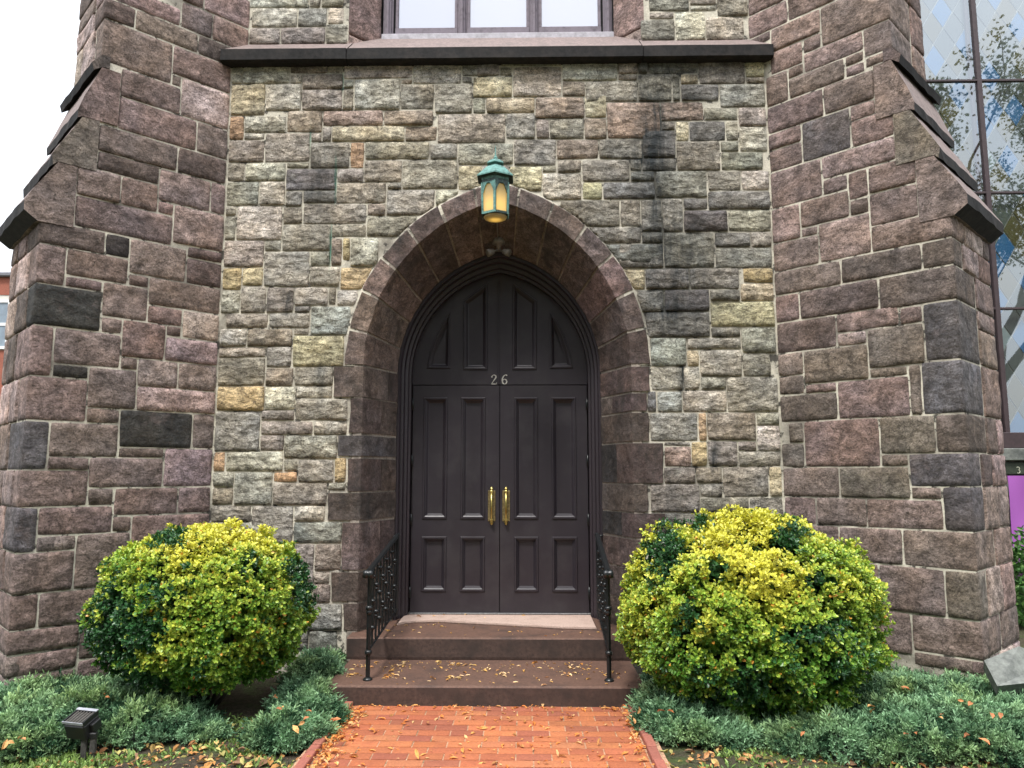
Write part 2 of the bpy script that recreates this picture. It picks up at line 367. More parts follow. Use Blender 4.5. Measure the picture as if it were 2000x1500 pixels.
# ------------------------------------------------------------------ stones
def fbm(x, y, z, o=4): return noise.fractal(Vector((x, y, z)), .9, 2.1, o)
class Frame:
    """plane of masonry: origin o, horizontal unit u, outward normal n"""
    def __init__(s, o, u, n): s.o = Vector(o); s.u = Vector(u).normalized(); s.n = Vector(n).normalized(); s.sg = s.u.cross(Vector((0,0,1))).dot(s.n)
    def P(s, a, z, h=0.): return s.o + s.u*a + s.n*h + Vector((0,0,z))
    def sz(s, px, py):
        q = on_plane(px, py, s.o, s.n) - s.o; return (q.dot(s.u), q.z)
def stone(fr, q, mat, parent, color, relief=.022, gap=.002, cell=.03, snap=None, wrap=0., name='stone', rnd=.007, seed=None, proud=.0035):
    """q: bl, br, tr, tl in (s,z). wrap>0: continues round the right-hand (max s) corner by that length along fr.wrapdir"""
    sd_ = random.random()*100 if seed is None else seed
    bl, br, tr, tl = [list(p) for p in q]
    w = ((br[0]-bl[0])+(tr[0]-tl[0]))/2; h = ((tl[1]-bl[1])+(tr[1]-br[1]))/2
    if w < .02 or h < .02: return None
    wg = gap if wrap == 0 else 0.
    j = lambda: random.uniform(-.8, 1.)*.003
    bl = [bl[0]+gap+j(), bl[1]+gap+j()]; tl = [tl[0]+gap+j(), tl[1]-gap-j()]
    br = [br[0]-wg-(j() if not wrap else 0), br[1]+gap+j()]; tr = [tr[0]-wg-(j() if not wrap else 0), tr[1]-gap-j()]
    nx_ = max(3, int(round(w/cell))); nz_ = max(3, int(round(h/cell)))
    vs = []; V2 = []
    rough_ = random.choice((.35, .8, 1.1, 1.3)); lean = random.uniform(-.35, .35); lz = random.uniform(-.25, .55)
    def lines(n, L):
        e_ = min(.007, L*.2); return [0.]+[(e_+(L-2*e_)*i/(n-2))/L for i in range(n-1)]+[1.]
    LX = lines(nx_, w) if nx_ >= 3 else [i/nx_ for i in range(nx_+1)]; LZ = lines(nz_, h)
    if wrap: LX = [0.]+[min(.007/w, .3)+(1-min(.007/w, .3))*i/(nx_-1) for i in range(nx_)]
    for k in range(nz_+1):
        b = LZ[k]
        for i in range(nx_+1):
            a = LX[i]
            s_ = (bl[0]*(1-a)+br[0]*a)*(1-b)+(tl[0]*(1-a)+tr[0]*a)*b
            z_ = (bl[1]*(1-a)+br[1]*a)*(1-b)+(tl[1]*(1-a)+tr[1]*a)*b
            eL, eR, eB, eT = a*w, (1-a)*w, b*h, (1-b)*h
            cx = min(eL, eR if not wrap else 9); cz = min(eB, eT)
            # rounded corners
            if cx < rnd*1.8 and cz < rnd*1.8:
                s_ += (rnd*.45)*(1 if eL < eR else -1)*(0 if (wrap and eR < eL) else 1); z_ += (rnd*.45)*(1 if eB < eT else -1)
            edge = min(cx, cz)
            wob = (.006*noise.noise(Vector((s_*9+sd_, z_*9, sd_)))+.003*noise.noise(Vector((s_*31+sd_, z_*31, sd_))))*(1 if edge < .004 else 0)
            z_ += wob; s_ += wob if not (wrap and eR < eL) else 0
            f = min(1., edge/.007) * (1 if edge > .02 else .80)
            nn = .42+rough_*(.60*fbm(s_*4.5+sd_, z_*7.5, sd_)+.55*abs(noise.noise(Vector((s_*11, z_*17, sd_)))))
            nn += lean*(a-.5)+lz*(.5-b)
            hh = proud + relief*f*max(.12, nn)
            if edge < .001: hh = -.002
            if wrap and eR < .02 and edge > .001: hh = min(hh, .008)
            V2.append((s_, z_, hh))
    for (s_, z_, hh) in V2:
        if snap:
            s2, z2, ins = snap(s_, z_)
            if ins: hh = min(hh, .004)
            s_, z_ = s2, z2
        vs.append(fr.P(s_, z_, hh))
    W = nx_+1
    fs = [(k*W+i, k*W+i+1, (k+1)*W+i+1, (k+1)*W+i) for k in range(nz_) for i in range(nx_)]
    ring = [i for i in range(nx_+1)] + [k*W+nx_ for k in range(1, nz_+1)] + [nz_*W+i for i in range(nx_-1, -1, -1)] + [k*W for k in range(nz_-1, 0, -1)]
    b0 = len(vs)
    for r_ in ring:
        s_, z_, hh = V2[r_]
        if snap: s_, z_, _x = snap(s_, z_)
        vs.append(fr.P(s_, z_, -.03))
    n_ = len(ring)
    if wrap:
        # faces round the quoin: strips going from the corner along the end face
        wd = fr.wrapdir; en = fr.endn; nw = max(2, int(round(wrap/cell)))
        base = len(vs); 
        for k in range(nz_+1):
            c0 = vs[k*W+nx_]
            for i in range(1, nw+1):
                t = i/nw; eB = LZ[k]*h; eT = h-eB; edge = min(eB, eT, (1-t)*wrap)
                hh = proud+relief*min(1., edge/.03)**.5*max(.1, .55+.6*fbm(t*3+sd_, c0.z*6, 3))
                if edge < .001: hh = -.005
                vs.append(c0 + wd*(t*(wrap-gap)) + en*(hh-.003))
        for k in range(nz_):
            for i in range(nw):
                A = k*W+nx_ if i == 0 else base+k*nw+i-1; B = base+k*nw+i
                A2 = (k+1)*W+nx_ if i == 0 else base+(k+1)*nw+i-1; B2 = base+(k+1)*nw+i
                fs.append((A, B, B2, A2))
    if fr.sg < 0: fs = [tuple(reversed(f_)) for f_ in fs]
    m = MB(); m.add(vs, fs, True)
    for k in range(nz_):
        for i in range(nx_):
            if k in (0, nz_-1) or i == 0 or (i == nx_-1 and not wrap): m.smooth[k*nx_+i] = False
    sk = [(ring[i], b0+i, b0+(i+1) % n_, ring[(i+1) % n_]) for i in range(n_) if not (wrap and nx_ <= i < nx_+nz_)]
    if fr.sg < 0: sk = [tuple(reversed(f_)) for f_ in sk]
    m.f += sk; m.smooth += [False]*len(sk); m.mi += [0]*len(sk)
    return m.build(name, mat, parent, color, recalc=False)

# arch outline of the doorway on the wall face: two-centred arch
pa = at(674, 715, WALL_Y); pb = at(1269, 715, WALL_Y); ACX = (pa.x+pb.x)/2; ZS = pa.z
A_OUT = (pb.x-pa.x)/2; ap = at(969, 358, WALL_Y).z - ZS; AE = (ap*ap-A_OUT*A_OUT)/(2*A_OUT)
pi1 = at(712, 760, WALL_Y); pi2 = at(1230, 760, WALL_Y); A_IN = (pi2.x-pi1.x)/2; JX = (pi1.x+pi2.x)/2
SPL_Y = 6.72
ps1 = at(777, 760, SPL_Y); ps2 = at(1174, 760, SPL_Y); A_SPL = (ps2.x-ps1.x)/2
DOOR_Y = 6.95
pd1 = at(806, 760, DOOR_Y); pd2 = at(1147, 760, DOOR_Y); A_DOOR = (pd2.x-pd1.x)/2; DCX = (pd1.x+pd2.x)/2
print('arch', ACX, JX, (ps1.x+ps2.x)/2, DCX, 'a', A_OUT, A_IN, A_SPL, A_DOOR, 'zs', ZS, 'e', AE, 'rise', ap)
ACX = (ACX+JX)/2
def arch_snap(s_, z_):
    """push points lying inside the ring back to its outer edge (with a mortar gap)"""
    a = A_OUT+.012
    if z_ < ZS: return s_, z_, False
    sg = -1 if s_ < ACX else 1
    cx = ACX - sg*AE; dx = s_-cx; dz = z_-ZS; r = math.hypot(dx, dz); R = a+AE
    if r < R and dx*sg > 0 or (r < R and abs(s_-ACX) < .2):
        k = R/max(r, .001); return cx+dx*k, ZS+dz*k, True
    return s_, z_, False
rd = at(977, 537, DOOR_Y).z-ZS; AE_D = (rd*rd-A_DOOR*A_DOOR)/(2*A_DOOR); print('door e', AE_D, AE)
def AEf(a):
    if a >= A_IN-.001: return AE
    t = min(1., (A_IN-a)/(A_IN-A_DOOR)); return AE+(AE_D-AE)*t
C = {'g': (.32,.30,.255), 'l': (.49,.46,.395), 't': (.45,.355,.21), 'y': (.48,.43,.30), 'd': (.185,.18,.17), 'k': (.12,.115,.113),
     'b': (.29,.25,.205), 's': (.30,.30,.272), 'o': (.46,.31,.20), 'p': (.35,.265,.215), 'm': (.24,.227,.20), 'w': (.66,.58,.42)}
CB = {'n': (.185,.142,.129), 'p': (.27,.205,.19), 'd': (.118,.092,.084), 'k': (.042,.040,.040), 'u': (.28,.215,.22), 'b': (.105,.098,.102), 'r': (.225,.168,.15), 'z': (.165,.138,.115), 'q': (.40,.32,.295)}
def vary(c, v=.12):
    k = 1+random.uniform(-v, v); return tuple(x*k*(1+random.uniform(-.04, .04)) for x in c)

# ------------------------------------------------------------------ the wall between the buttresses
XL = -2.645; XR = 2.15
wall = thing('stone_wall', ((XL+XR)/2, WALL_Y, 0), 'weathered grey and tan rubble stone wall around the arched doorway, between the two brown buttresses', 'stone wall')
FW = Frame((0, WALL_Y, 0), (1,0,0), (0,-1,0)); FU = Frame((0, UP_Y, 0), (1,0,0), (0,-1,0))
ZL0 = at(977, 118, WALL_Y).z      # underside of the ledge
def close_joints(R, tol, it=2):
    """R: list of [s0, s1, z0, z1]; neighbouring edges that face each other are brought to one common joint line"""
    for _ in range(it):
        for lo, hi, o0, o1 in ((0, 1, 2, 3), (2, 3, 0, 1)):
            par = list(range(2*len(R)))
            def find(a):
                while par[a] != a: par[a] = par[par[a]]; a = par[a]
                return a
            for i, A in enumerate(R):
                for k, B in enumerate(R):
                    if i == k or abs(A[hi]-B[lo]) > tol: continue
                    ov = min(A[o1], B[o1])-max(A[o0], B[o0])
                    if ov > .3*min(A[o1]-A[o0], B[o1]-B[o0]): par[find(2*i+1)] = find(2*k)
            gr = {}
            for i, A in enumerate(R): gr.setdefault(find(2*i), []).append((i, lo)); gr.setdefault(find(2*i+1), []).append((i, hi))
            for g_ in gr.values():
                if len(g_) < 2: continue
                m_ = sum(R[i][e] for i, e in g_)/len(g_)
                for i, e in g_:
                    if abs(R[i][e]-m_) < tol*1.1: R[i][e] = m_
    return R
def rects_from(text, ox, oy, k, fr, zmax=None):
    out = []
    for ln in text.strip().split(';'):
        t = ln.split()
        if len(t) < 4: continue
        x0, y0, x1, y1 = map(float, t[:4]); c = t[4] if len(t) > 4 else None; ym = (y0+y1)/2; xm = (x0+x1)/2
        a = fr.sz(ox+x0/k, oy+ym/k); b = fr.sz(ox+x1/k, oy+ym/k); zt = fr.sz(ox+xm/k, oy+y0/k)[1]; zb = fr.sz(ox+xm/k, oy+y1/k)[1]
        if zmax and zt > zmax and zb < zmax: zt = zmax
        out.append([a[0], b[0], zb, zt, c])
    return out
def wall_stones(R, fr, parent, mat, pal, snap=None, tol=.035, rel=.021):
    Q = close_joints([r[:4] for r in R], tol)
    for q, r in zip(Q, R):
        s0, s1, z0, z1 = q
        if s1-s0 < .03 or z1-z0 < .03: continue
        stone(fr, ((s0, z0), (s1, z0), (s1, z1), (s0, z1)), mat, parent, vary(pal[r[4]]), relief=rel*random.uniform(.6, 1.45), snap=snap)
A_ = '''85 362 160 490 l;170 362 432 488 l;448 365 660 430 b;668 355 750 430 l;760 360 1150 460 l;1162 355 1440 492 l;1447 355 1665 445 g;
437 440 505 495 l;515 435 748 522 b;758 470 815 520 g;820 468 1080 640 l;1088 500 1280 640 g;1090 462 1165 498 b;1288 495 1508 668 g;1515 455 1740 572 y;1450 450 1508 490 g;
90 502 293 672 y;302 502 505 655 l;515 530 745 648 g;752 525 815 640 g;110 690 165 820 o;170 682 418 775 l;425 660 625 775 b;632 655 985 740 p;990 650 1280 735 b;
1510 577 1582 660 g;1592 577 1865 660 y;180 783 295 818 g;300 785 555 942 g;565 785 628 832 g;635 750 685 832 g;685 745 1108 828 y;1118 735 1300 828 b;1305 675 1695 835 g;1702 670 1875 820 g;
90 832 285 950 g;565 842 790 982 m;792 838 870 985 o;880 838 1250 935 g;1265 845 1418 935 g;1430 845 1745 965 g;70 962 172 1060 g;178 962 405 1060 l;412 955 548 990 g;425 995 712 1115 d;720 990 870 1068 g;
880 942 1090 1070 b;1105 942 1418 1110 g;1430 972 1562 1115 y;1570 972 1712 1120 g;70 1068 255 1208 g;265 1068 415 1195 l;422 1120 510 1210 g;520 1122 700 1190 d;715 1072 1000 1190 g;1008 1078 1092 1108 g;1010 1115 1285 1262 g;1295 1118 1430 1215 l;
55 1215 125 1262 g;130 1215 395 1405 l;405 1215 512 1315 m;520 1198 885 1308 g;895 1198 1000 1262 b;55 1270 125 1402 g;400 1322 675 1464 g;682 1315 885 1392 g;895 1272 1190 1392 g'''
B_ = '''-58 357 75 445 g;82 400 152 445 g;85 357 440 385 g;158 390 435 568 l;445 345 765 470 l;450 482 575 562 b;585 480 885 600 g;295 575 570 690 b;580 560 705 690 y;
120 670 285 812 g;292 705 365 808 b;372 695 570 812 g;575 695 700 805 b;712 612 1005 812 p;765 340 885 435 g;780 438 882 472 g;890 345 942 430 d;890 440 1085 595 m;950 340 1235 432 m;1090 442 1130 590 g;1138 435 1245 492 y;1248 338 1510 490 m;1518 335 1642 452 y;1518 460 1640 492 g;
1140 500 1360 590 m;1365 495 1612 622 g;1020 600 1265 708 b;1035 712 1105 762 g;1112 708 1185 822 w;1190 712 1395 825 d;1405 712 1468 830 g;1278 638 1470 710 g;1485 635 1648 738 g;1485 748 1650 890 l;
162 825 410 970 g;415 825 650 930 b;665 830 910 930 g;920 770 1110 925 d;1118 832 1362 1000 m;1372 835 1475 892 g;1380 898 1622 998 g;415 935 555 1005 g;560 940 835 1065 m;842 940 905 1000 m;912 930 1110 998 d;845 1008 985 1062 d;
145 975 322 1125 y;330 978 405 1018 g;328 1022 555 1172 l;568 1072 678 1170 y;685 1068 985 1165 d;995 1008 1285 1155 m;1300 1008 1488 1118 g;1495 1005 1645 1118 l;1305 1122 1645 1222 d;430 1178 780 1330 m;788 1175 890 1330 m;905 1170 1025 1360 m;1030 1170 1145 1360 g;1155 1160 1292 1228 d;1160 1238 1408 1355 k;1420 1232 1645 1355 g;
600 1335 905 1425 m;915 1365 1040 1425 d;700 1432 1035 1545 d'''
D_ = '''185 165 575 410 g;600 160 735 255 g;590 270 1015 585 g;1030 265 1225 400 g;1250 120 1342 395 b;1345 105 1420 350 t;1424 130 1700 400 l;190 405 360 625 t;375 425 550 580 y;1035 415 1320 595 g;1330 415 1640 640 t;
130 645 335 860 g;365 610 600 850 g;602 610 858 850 m;895 615 1205 785 l;1208 615 1285 775 b;1292 625 1500 790 l;865 795 1025 850 d;205 875 610 1000 g;635 865 1025 995 g;1040 795 1430 1075 s;180 1015 405 1180 l;425 1015 855 1185 b;865 1010 1030 1075 g;865 1085 1365 1380 y;
95 1195 590 1290 g;95 1298 590 1562 b;600 1190 850 1385 g;605 1395 868 1570 b;872 1390 1255 1565 g'''
E_ = '''135 185 580 400 t;590 180 890 400 l;905 180 1250 288 l;890 298 1400 490 g;50 435 520 800 s;560 412 870 510 g;555 520 1055 650 g;1060 515 1395 635 g;540 662 770 805 g;785 650 1300 880 g;95 815 190 1005 o;220 815 760 995 l;775 885 910 1000 b;920 885 1262 1105 g;1265 865 1385 1110 t;
80 1020 280 1155 g;295 1005 640 1325 g;685 1010 900 1105 o;675 1120 1195 1335 g;1205 1115 1380 1190 g;90 1165 280 1315 b;75 1335 440 1490 m;465 1345 855 1700 g;870 1345 1180 1480 l'''
F_ = '''275 205 745 400 s;260 415 460 800 g;480 415 735 670 b;465 680 625 795 g;460 805 630 980 b;380 1000 745 1245 s;100 1270 410 1450 d;420 1265 700 1500 d;-560 200 -320 420 g;-310 200 0 420 g;-560 430 -100 640 g;-90 430 250 640 g;-560 650 -250 900 g;-240 650 60 900 m;70 810 450 990 g;-560 910 -100 1150 g;-90 910 60 1150 m;65 1000 370 1260 g;-560 1160 -200 1450 m;-190 1160 90 1450 m'''
R1_ = '''165 -20 370 60 m;390 0 550 0 g;385 75 865 400 m;880 75 1215 215 d;1240 75 1395 210 g;885 230 1450 410 m;170 70 375 170 d;-60 205 380 410 m;-60 420 198 625 y;205 420 620 615 m;645 425 1105 610 m;1150 450 1435 560 t;1150 570 1435 735 y;1185 410 1285 445 g;
120 640 380 845 s;390 640 815 845 k;835 635 1120 740 m;850 755 1430 985 y;200 855 815 1095 d;840 1000 1130 1090 m;1155 1000 1475 1240 g;245 1105 590 1375 s;600 1105 1125 1205 g;625 1220 725 1375 y;735 1215 1130 1470 g;1160 1260 1425 1475 g;255 1390 555 1605 g;590 1385 720 1600 l'''
R2_ = '''750 85 995 210 g;1010 90 1470 430 g;215 225 305 410 d;320 225 550 405 s;575 225 985 420 l;245 430 715 705 s;720 430 795 705 o;810 450 1275 690 b;1295 450 1490 550 g;1295 560 1550 800 l;375 715 650 750 m;385 765 625 945 p;675 715 805 940 t;810 710 1085 955 m;1110 720 1280 805 g;1110 815 1550 945 g;
380 975 690 1110 m;700 965 945 1110 g;970 975 1400 1250 g;1415 955 1560 1250 y;250 1135 715 1400 m;740 1130 955 1250 g;745 1265 1195 1400 m;1230 1265 1545 1490 g;365 1410 730 1600 d;735 1410 1220 1600 m;1230 1500 1545 1720 g;300 1610 800 1900 m;810 1610 1300 1900 g;1310 1730 1560 1950 g;300 1910 900 2200 m;910 1910 1560 2200 m;300 2210 1000 2600 m;1010 2210 1560 2600 m'''
R = rects_from(A_, 420, 0, 3, FW, ZL0)+rects_from(B_, 950, 0, 3, FW, ZL0)
for T, ox, oy in ((D_, 400, 440), (E_, 400, 720), (F_, 520, 980), (R1_, 1220, 440), (R2_, 1220, 720)): R += rects_from(T, ox, oy, 5, FW)
for r in R:
    if r[0] < XL+.05: r[0] = XL+.008
    if r[1] > XR-.05: r[1] = XR-.008
wall_stones(R, FW, wall, M_GREY, C, arch_snap)
U_ = '''205 -120 550 48 l;555 -120 620 40 g;625 -120 760 38 g;215 58 478 160 l;492 60 655 160 g;665 45 758 140 l;200 168 380 262 g;388 165 645 262 m;652 148 780 262 g;200 -230 430 -128 g;440 -230 760 -128 b'''
U2_ = '''948 -120 1180 65 m;1190 -120 1345 30 b;1350 -120 1530 98 g;950 75 1105 112 g;1190 38 1345 65 l;1108 70 1280 240 l;1288 102 1510 238 l;905 118 1100 240 m;948 -230 1250 -128 g;1255 -230 1530 -128 g'''
R = rects_from(U_, 420, 0, 3, FU)+rects_from(U2_, 950, 0, 3, FU); wall_stones(R, FU, wall, M_GREY, C)
# mortar bed with the arched opening; upper wall mortar bed with the window opening
def arch_pts(a, y, cx, z0=0., nj=1, na=20):
    """left foot -> apex -> right foot"""
    AE = AEf(a); R = a+AE; ph = math.acos(AE/R); out = []
    for i in range(nj): out.append((cx-a, y, z0+(ZS-z0)*i/nj))
    for i in range(na+1):
        t = PI-ph*i/na; out.append((cx+AE+R*math.cos(t), y, ZS+R*math.sin(t)))
    L_ = list(out)
    for p in reversed(L_[:-1]): out.append((2*cx-p[0], y, p[2]))
    return out
am = (A_IN+A_OUT)/2
op = [Vector(p) for p in arch_pts(am, WALL_Y, ACX, -.1)]
outer = [Vector((XL-.02, WALL_Y, -.1)), Vector((XL-.02, WALL_Y, ZL0+.05)), Vector((XR+.02, WALL_Y, ZL0+.05)), Vector((XR+.02, WALL_Y, -.1))]
poly = outer + [v for v in reversed(op)]
tr = geometry.tessellate_polygon([poly]); mb = MB()
mb.add([v+Vector((0, -.0025, 0)) for v in poly], [tuple(t) for t in tr]); mo = mb.build('mortar_bed', M_MORTAR, wall)
WX0 = at(677, 40, UP_Y).x; WX1 = at(1262, 40, UP_Y).x; ZT = 6.9
mb = MB(); zl = ZL0-.05
mb.box((XL-.02, UP_Y-.0025, zl), (WX0+.02, UP_Y+.3, ZT)); mb.box((WX1-.02, UP_Y-.0025, zl), (XR+.02, UP_Y+.3, ZT)); mb.build('mortar_bed', M_MORTAR, wall)
# ledge (string course) of three long slabs with a sloping top
lx0 = at(432, 100, WALL_Y-.1).x; lx1 = at(1511, 90, WALL_Y-.1).x
zt = at(977, 91, WALL_Y-.11).z; zb = at(977, 112, WALL_Y-.11).z
cuts = [lx0, at(677, 100, WALL_Y-.1).x, at(1256, 95, WALL_Y-.1).x, lx1]
for i in range(3):
    a, b = cuts[i]+(.003 if i else 0), cuts[i+1]-.003; n_ = 14; mb = MB(); vs_ = []; yf = WALL_Y-.115+.004*i
    prof = [(UP_Y+.02, zt+.26 if i == 1 else zt+.19), (yf+.03, zt+.012), (yf, zt), (yf, zb), (yf+.03, zb-.012), (WALL_Y+.03, zb-.015)]
    if i == 1: za_ = at(977, 74, UP_Y+.21).z; prof[0] = (UP_Y+.28, za_+(za_-zt-.012)*.07/(UP_Y+.21-yf-.03))
    if i == 1: prof[1] = (yf+.03, zt+.012)
    for k in range(n_+1):
        x = a+(b-a)*k/n_
        for (y, z) in prof: 
            w = .006*noise.noise(Vector((x*5, y*9, z*9))); vs_.append((x, y+w, z+w))
    m_ = len(prof)
    fs_ = [(k*m_+j, k*m_+(j+1) % m_, (k+1)*m_+(j+1) % m_, (k+1)*m_+j) for k in range(n_) for j in range(m_)]
    fs_ += [tuple(range(m_)), tuple(n_*m_+j for j in range(m_-1, -1, -1))]
    mb.add(vs_, fs_)
    for q in range(len(mb.f)):
        if q < n_*m_ and q % m_ == 0: mb.mi[q] = 1
    mb.build('ledge_slab', [M_LEDGE, M_SILLST], wall)
# splayed sandstone jambs of the window above
WIN_Y = UP_Y+.26
jx0 = at(745, 60, WIN_Y).x; jx1 = at(1198, 60, WIN_Y).x
zj0 = at(700, 88, UP_Y).z
for xa, xb, cuts_ in ((WX0, jx0, (0, .22, .9, 1.5)), (WX1, jx1, (0, .26, .8, 1.5))):
    for i in range(3):
        z0, z1 = zj0-.1+cuts_[i], zj0-.1+cuts_[i+1]
        frj = Frame((xa, UP_Y, 0), (xb-xa, WIN_Y-UP_Y, 0), (-(WIN_Y-UP_Y), (xb-xa), 0))
        if frj.n.y > 0: frj.n = -frj.n; frj.sg = -frj.sg
        stone(frj, ((0, z0), (math.hypot(xb-xa, WIN_Y-UP_Y), z0), (math.hypot(xb-xa, WIN_Y-UP_Y), z1), (0, z1)), M_BROWN, wall, vary(CB['p' if i == 0 else 'r']), relief=.012, name='jamb_stone')
# ------------------------------------------------------------------ diagonal buttresses
S45 = math.sqrt(.5); S_LOW = 1.37; S_UP = 1.045; W_LOW = .96; W_UP = .80
def buttress(side, label, data, inner):
    J = Vector((XL if side < 0 else XR, WALL_Y, 0)); d = Vector((side*S45, -S45, 0)); n = Vector((-side*S45, -S45, 0)); e = -n
    root = thing('buttress', J + d*.6 + e*.4, label, 'buttress', 'diagonal buttresses at the corners of the tower')
    fr = Frame(J, d, n); fr.wrapdir = e; fr.endn = d
    cov = []; R = []
    for (txt, ox, oy, k) in data:
        for ln in txt.strip().split(';'):
            t = ln.split()
            if len(t) < 4: continue
            x0, y0, x1, y1 = map(float, t[:4]); c = t[4] if len(t) > 4 else random.choice('nnnnrrpdz')
            a = fr.sz(ox+x0/k, oy+y0/k); b = fr.sz(ox+x1/k, oy+y1/k)
            s0, s1 = min(a[0], b[0]), max(a[0], b[0]); z1, z0 = a[1], b[1]
            if z1-z0 < .03: continue
            if s0 < .06: s0 = .0 if z0 < 5.1 else s0
            R.append([s0, s1, z0, z1, c])
    fix = [[inner[i], 9, z_, z2_] for i, (z_, z2_) in enumerate(((4.39, 4.85), (3.98, 4.39), (3.51, 3.98)))]
    Q = close_joints([r[:4] for r in R], .075, 3)
    for q, r in zip(Q, R):
        s0, s1, z0, z1 = q; zm = (z0+z1)/2; edge = S_LOW if zm < 3.55 else S_UP; wrap = 0.; hit = False
        for fx in fix:       # butt against the sloping set-off blocks
            if fx[2]+.04 < zm < fx[3]-.04 and s1 > fx[0]-.12: s1 = fx[0]; hit = True
        if s1 < s0+.03 or z1-z0 < .03: continue
        if s1 > edge-.09 and not hit and not 3.52 < zm < 4.80:
            s1 = edge; wrap = random.choice((.22, .30, .42, .5)); cov.append((z0, z1, wrap))
        stone(fr, ((s0, z0), (s1, z0), (s1, z1), (s0, z1)), M_BROWN, root, vary(CB[r[4]], .1), relief=random.choice((.006, .010, .016)), wrap=wrap, rnd=.008)
    # end face: the rest of every course, then plain courses where no quoin was seen
    fe = Frame(J + d*S_LOW, e, d)
    fe2 = Frame(J + d*S_UP, e, d)
    cov.sort(); z = -.1
    rows = []
    for (a, b, w) in cov:
        if a-z > .05: rows.append((z, a, 0.))
        rows.append((max(a, z), b, w)); z = max(z, b)
        if z > 3.4 and a < 3.4:
            pass
    rows.append((z, 6.9, 0.))
    for (a, b, w) in rows:
        segs = []
        while b-a > .42: segs.append((a, a+.28, w if a+.28 < b else w)); a += .28
        segs.append((a, b, w))
        for (p, q_, w_) in segs:
            if q_ - p < .05: continue
            up = (p+q_)/2 > 4.2
            if up and p < 4.9: p = 4.9
            if not up and q_ > 3.5: q_ = 3.5
            if q_-p < .04: continue
            F_e = fe2 if up else fe; W = W_UP if up else W_LOW
            x = w_
            while x < W-.02:
                l = random.uniform(.25, .5); x2 = min(W, x+l)
                if W-x2 < .12: x2 = W
                stone(F_e, ((x, p), (x2, p), (x2, q_), (x, q_)), M_BROWN, root, vary(CB[random.choice('nnrpdq')], .12), relief=.014); x = x2
    # mortar beds (cores) of the two stages
    def P(s, z, h=0.): return J + d*s + n*h + Vector((0, 0, z))
    mb = MB()
    h_ = .0025; mb.prism([P(-.4, -.1, h_), P(S_LOW-.004, -.1, h_), P(S_LOW-.004, 3.50, h_), P(1.30, 3.55, h_), P(1.28, 3.9, h_), P(S_UP-.02, 4.6, h_), P(S_UP-.02, 4.87, h_), P(S_UP-.004, 4.9, h_), P(S_UP-.004, 6.9, h_), P(-.4, 6.9, h_)], e*(W_UP-.01))
    mb.prism([P(-.3, -.1, -W_UP), P(S_LOW-.003, -.1, -W_UP), P(S_LOW-.003, 3.55, -W_UP), P(S_UP-.05, 4.6, -W_UP), P(-.3, 4.6, -W_UP)], e*(W_LOW-W_UP))
    mb.build('mortar_bed', M_MORTAR, root)
    # sloping set-off: four overlapping weathered slabs, each with a dripping nose
    si = [S_UP-.06, *inner]
    cop = [([(si[0], 4.95), (S_UP+.002, 4.95), (1.115, 4.86), (1.10, 4.80), (1.04, 4.85), (si[0], 4.85)], 'd'),
           ([(si[1], 4.845), (1.045, 4.845), (1.190, 4.440), (1.184, 4.372), (1.155, 4.395), (si[1], 4.395)], 'n'),
           ([(si[2], 4.390), (1.155, 4.390), (1.335, 4.025), (1.328, 3.950), (1.295, 3.98), (si[2], 3.98)], 'z'),
           ([(si[3], 3.975), (1.295, 3.975), (1.495, 3.63), (1.490, 3.555), (1.40, 3.49), (si[3], 3.49)], 'n')]
    for i, (pl_, c) in enumerate(cop):
        m = MB(); w = W_LOW+.03; K = 10; m_ = len(pl_); vs_ = []
        dens = []
        for j in range(m_):
            a, b = Vector(pl_[j]), Vector(pl_[(j+1) % m_]); ns = 3 if j in (1,) else 1
            for t in range(ns): dens.append((a.lerp(b, t/ns), j))
        M_ = len(dens)
        for k in range(K+1):
            for (p, j) in dens:
                wv = noise.noise(Vector((k*.9+i*7, p.x*9, p.y*9)))*.008
                vs_.append(P(p.x+(wv if p.x > si[i]+.02 else 0), p.y+wv*.6, .016-w*k/K))
        fs_ = [(k*M_+j, k*M_+(j+1) % M_, (k+1)*M_+(j+1) % M_, (k+1)*M_+j) for k in range(K) for j in range(M_)]
        m.add(vs_, fs_)
        for k in range(K):
            for j in range(M_):
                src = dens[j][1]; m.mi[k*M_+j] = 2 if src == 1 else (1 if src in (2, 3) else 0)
        m.add(vs_[:M_], [tuple(range(M_))]); m.add(vs_[-M_:], [tuple(range(M_))])
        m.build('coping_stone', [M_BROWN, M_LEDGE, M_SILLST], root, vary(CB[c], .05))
    return root
LT = '''640 -120 1058 145 p;1070 -90 1190 48 n;1205 -110 1460 155 p;640 12 785 165 d;800 70 1155 310 n;1065 25 1240 215 n;1250 95 1455 303 r;1165 215 1440 405 d;632 130 1000 500 n;1008 450 1062 512 n;1012 275 1332 520 n;
750 415 1055 690 n;1065 465 1338 730 q;735 610 1150 855 r;1158 700 1345 955 n;612 725 1035 1000 n;1045 840 1145 908 n;1045 890 1322 1070 d;605 900 930 1070 d;440 965 705 1195 n;712 1040 930 1240 n;935 990 1230 1250 p;1235 1070 1315 1252 n;
415 1145 1010 1430 n;920 1170 1012 1275 r;1018 1205 1308 1480 p'''
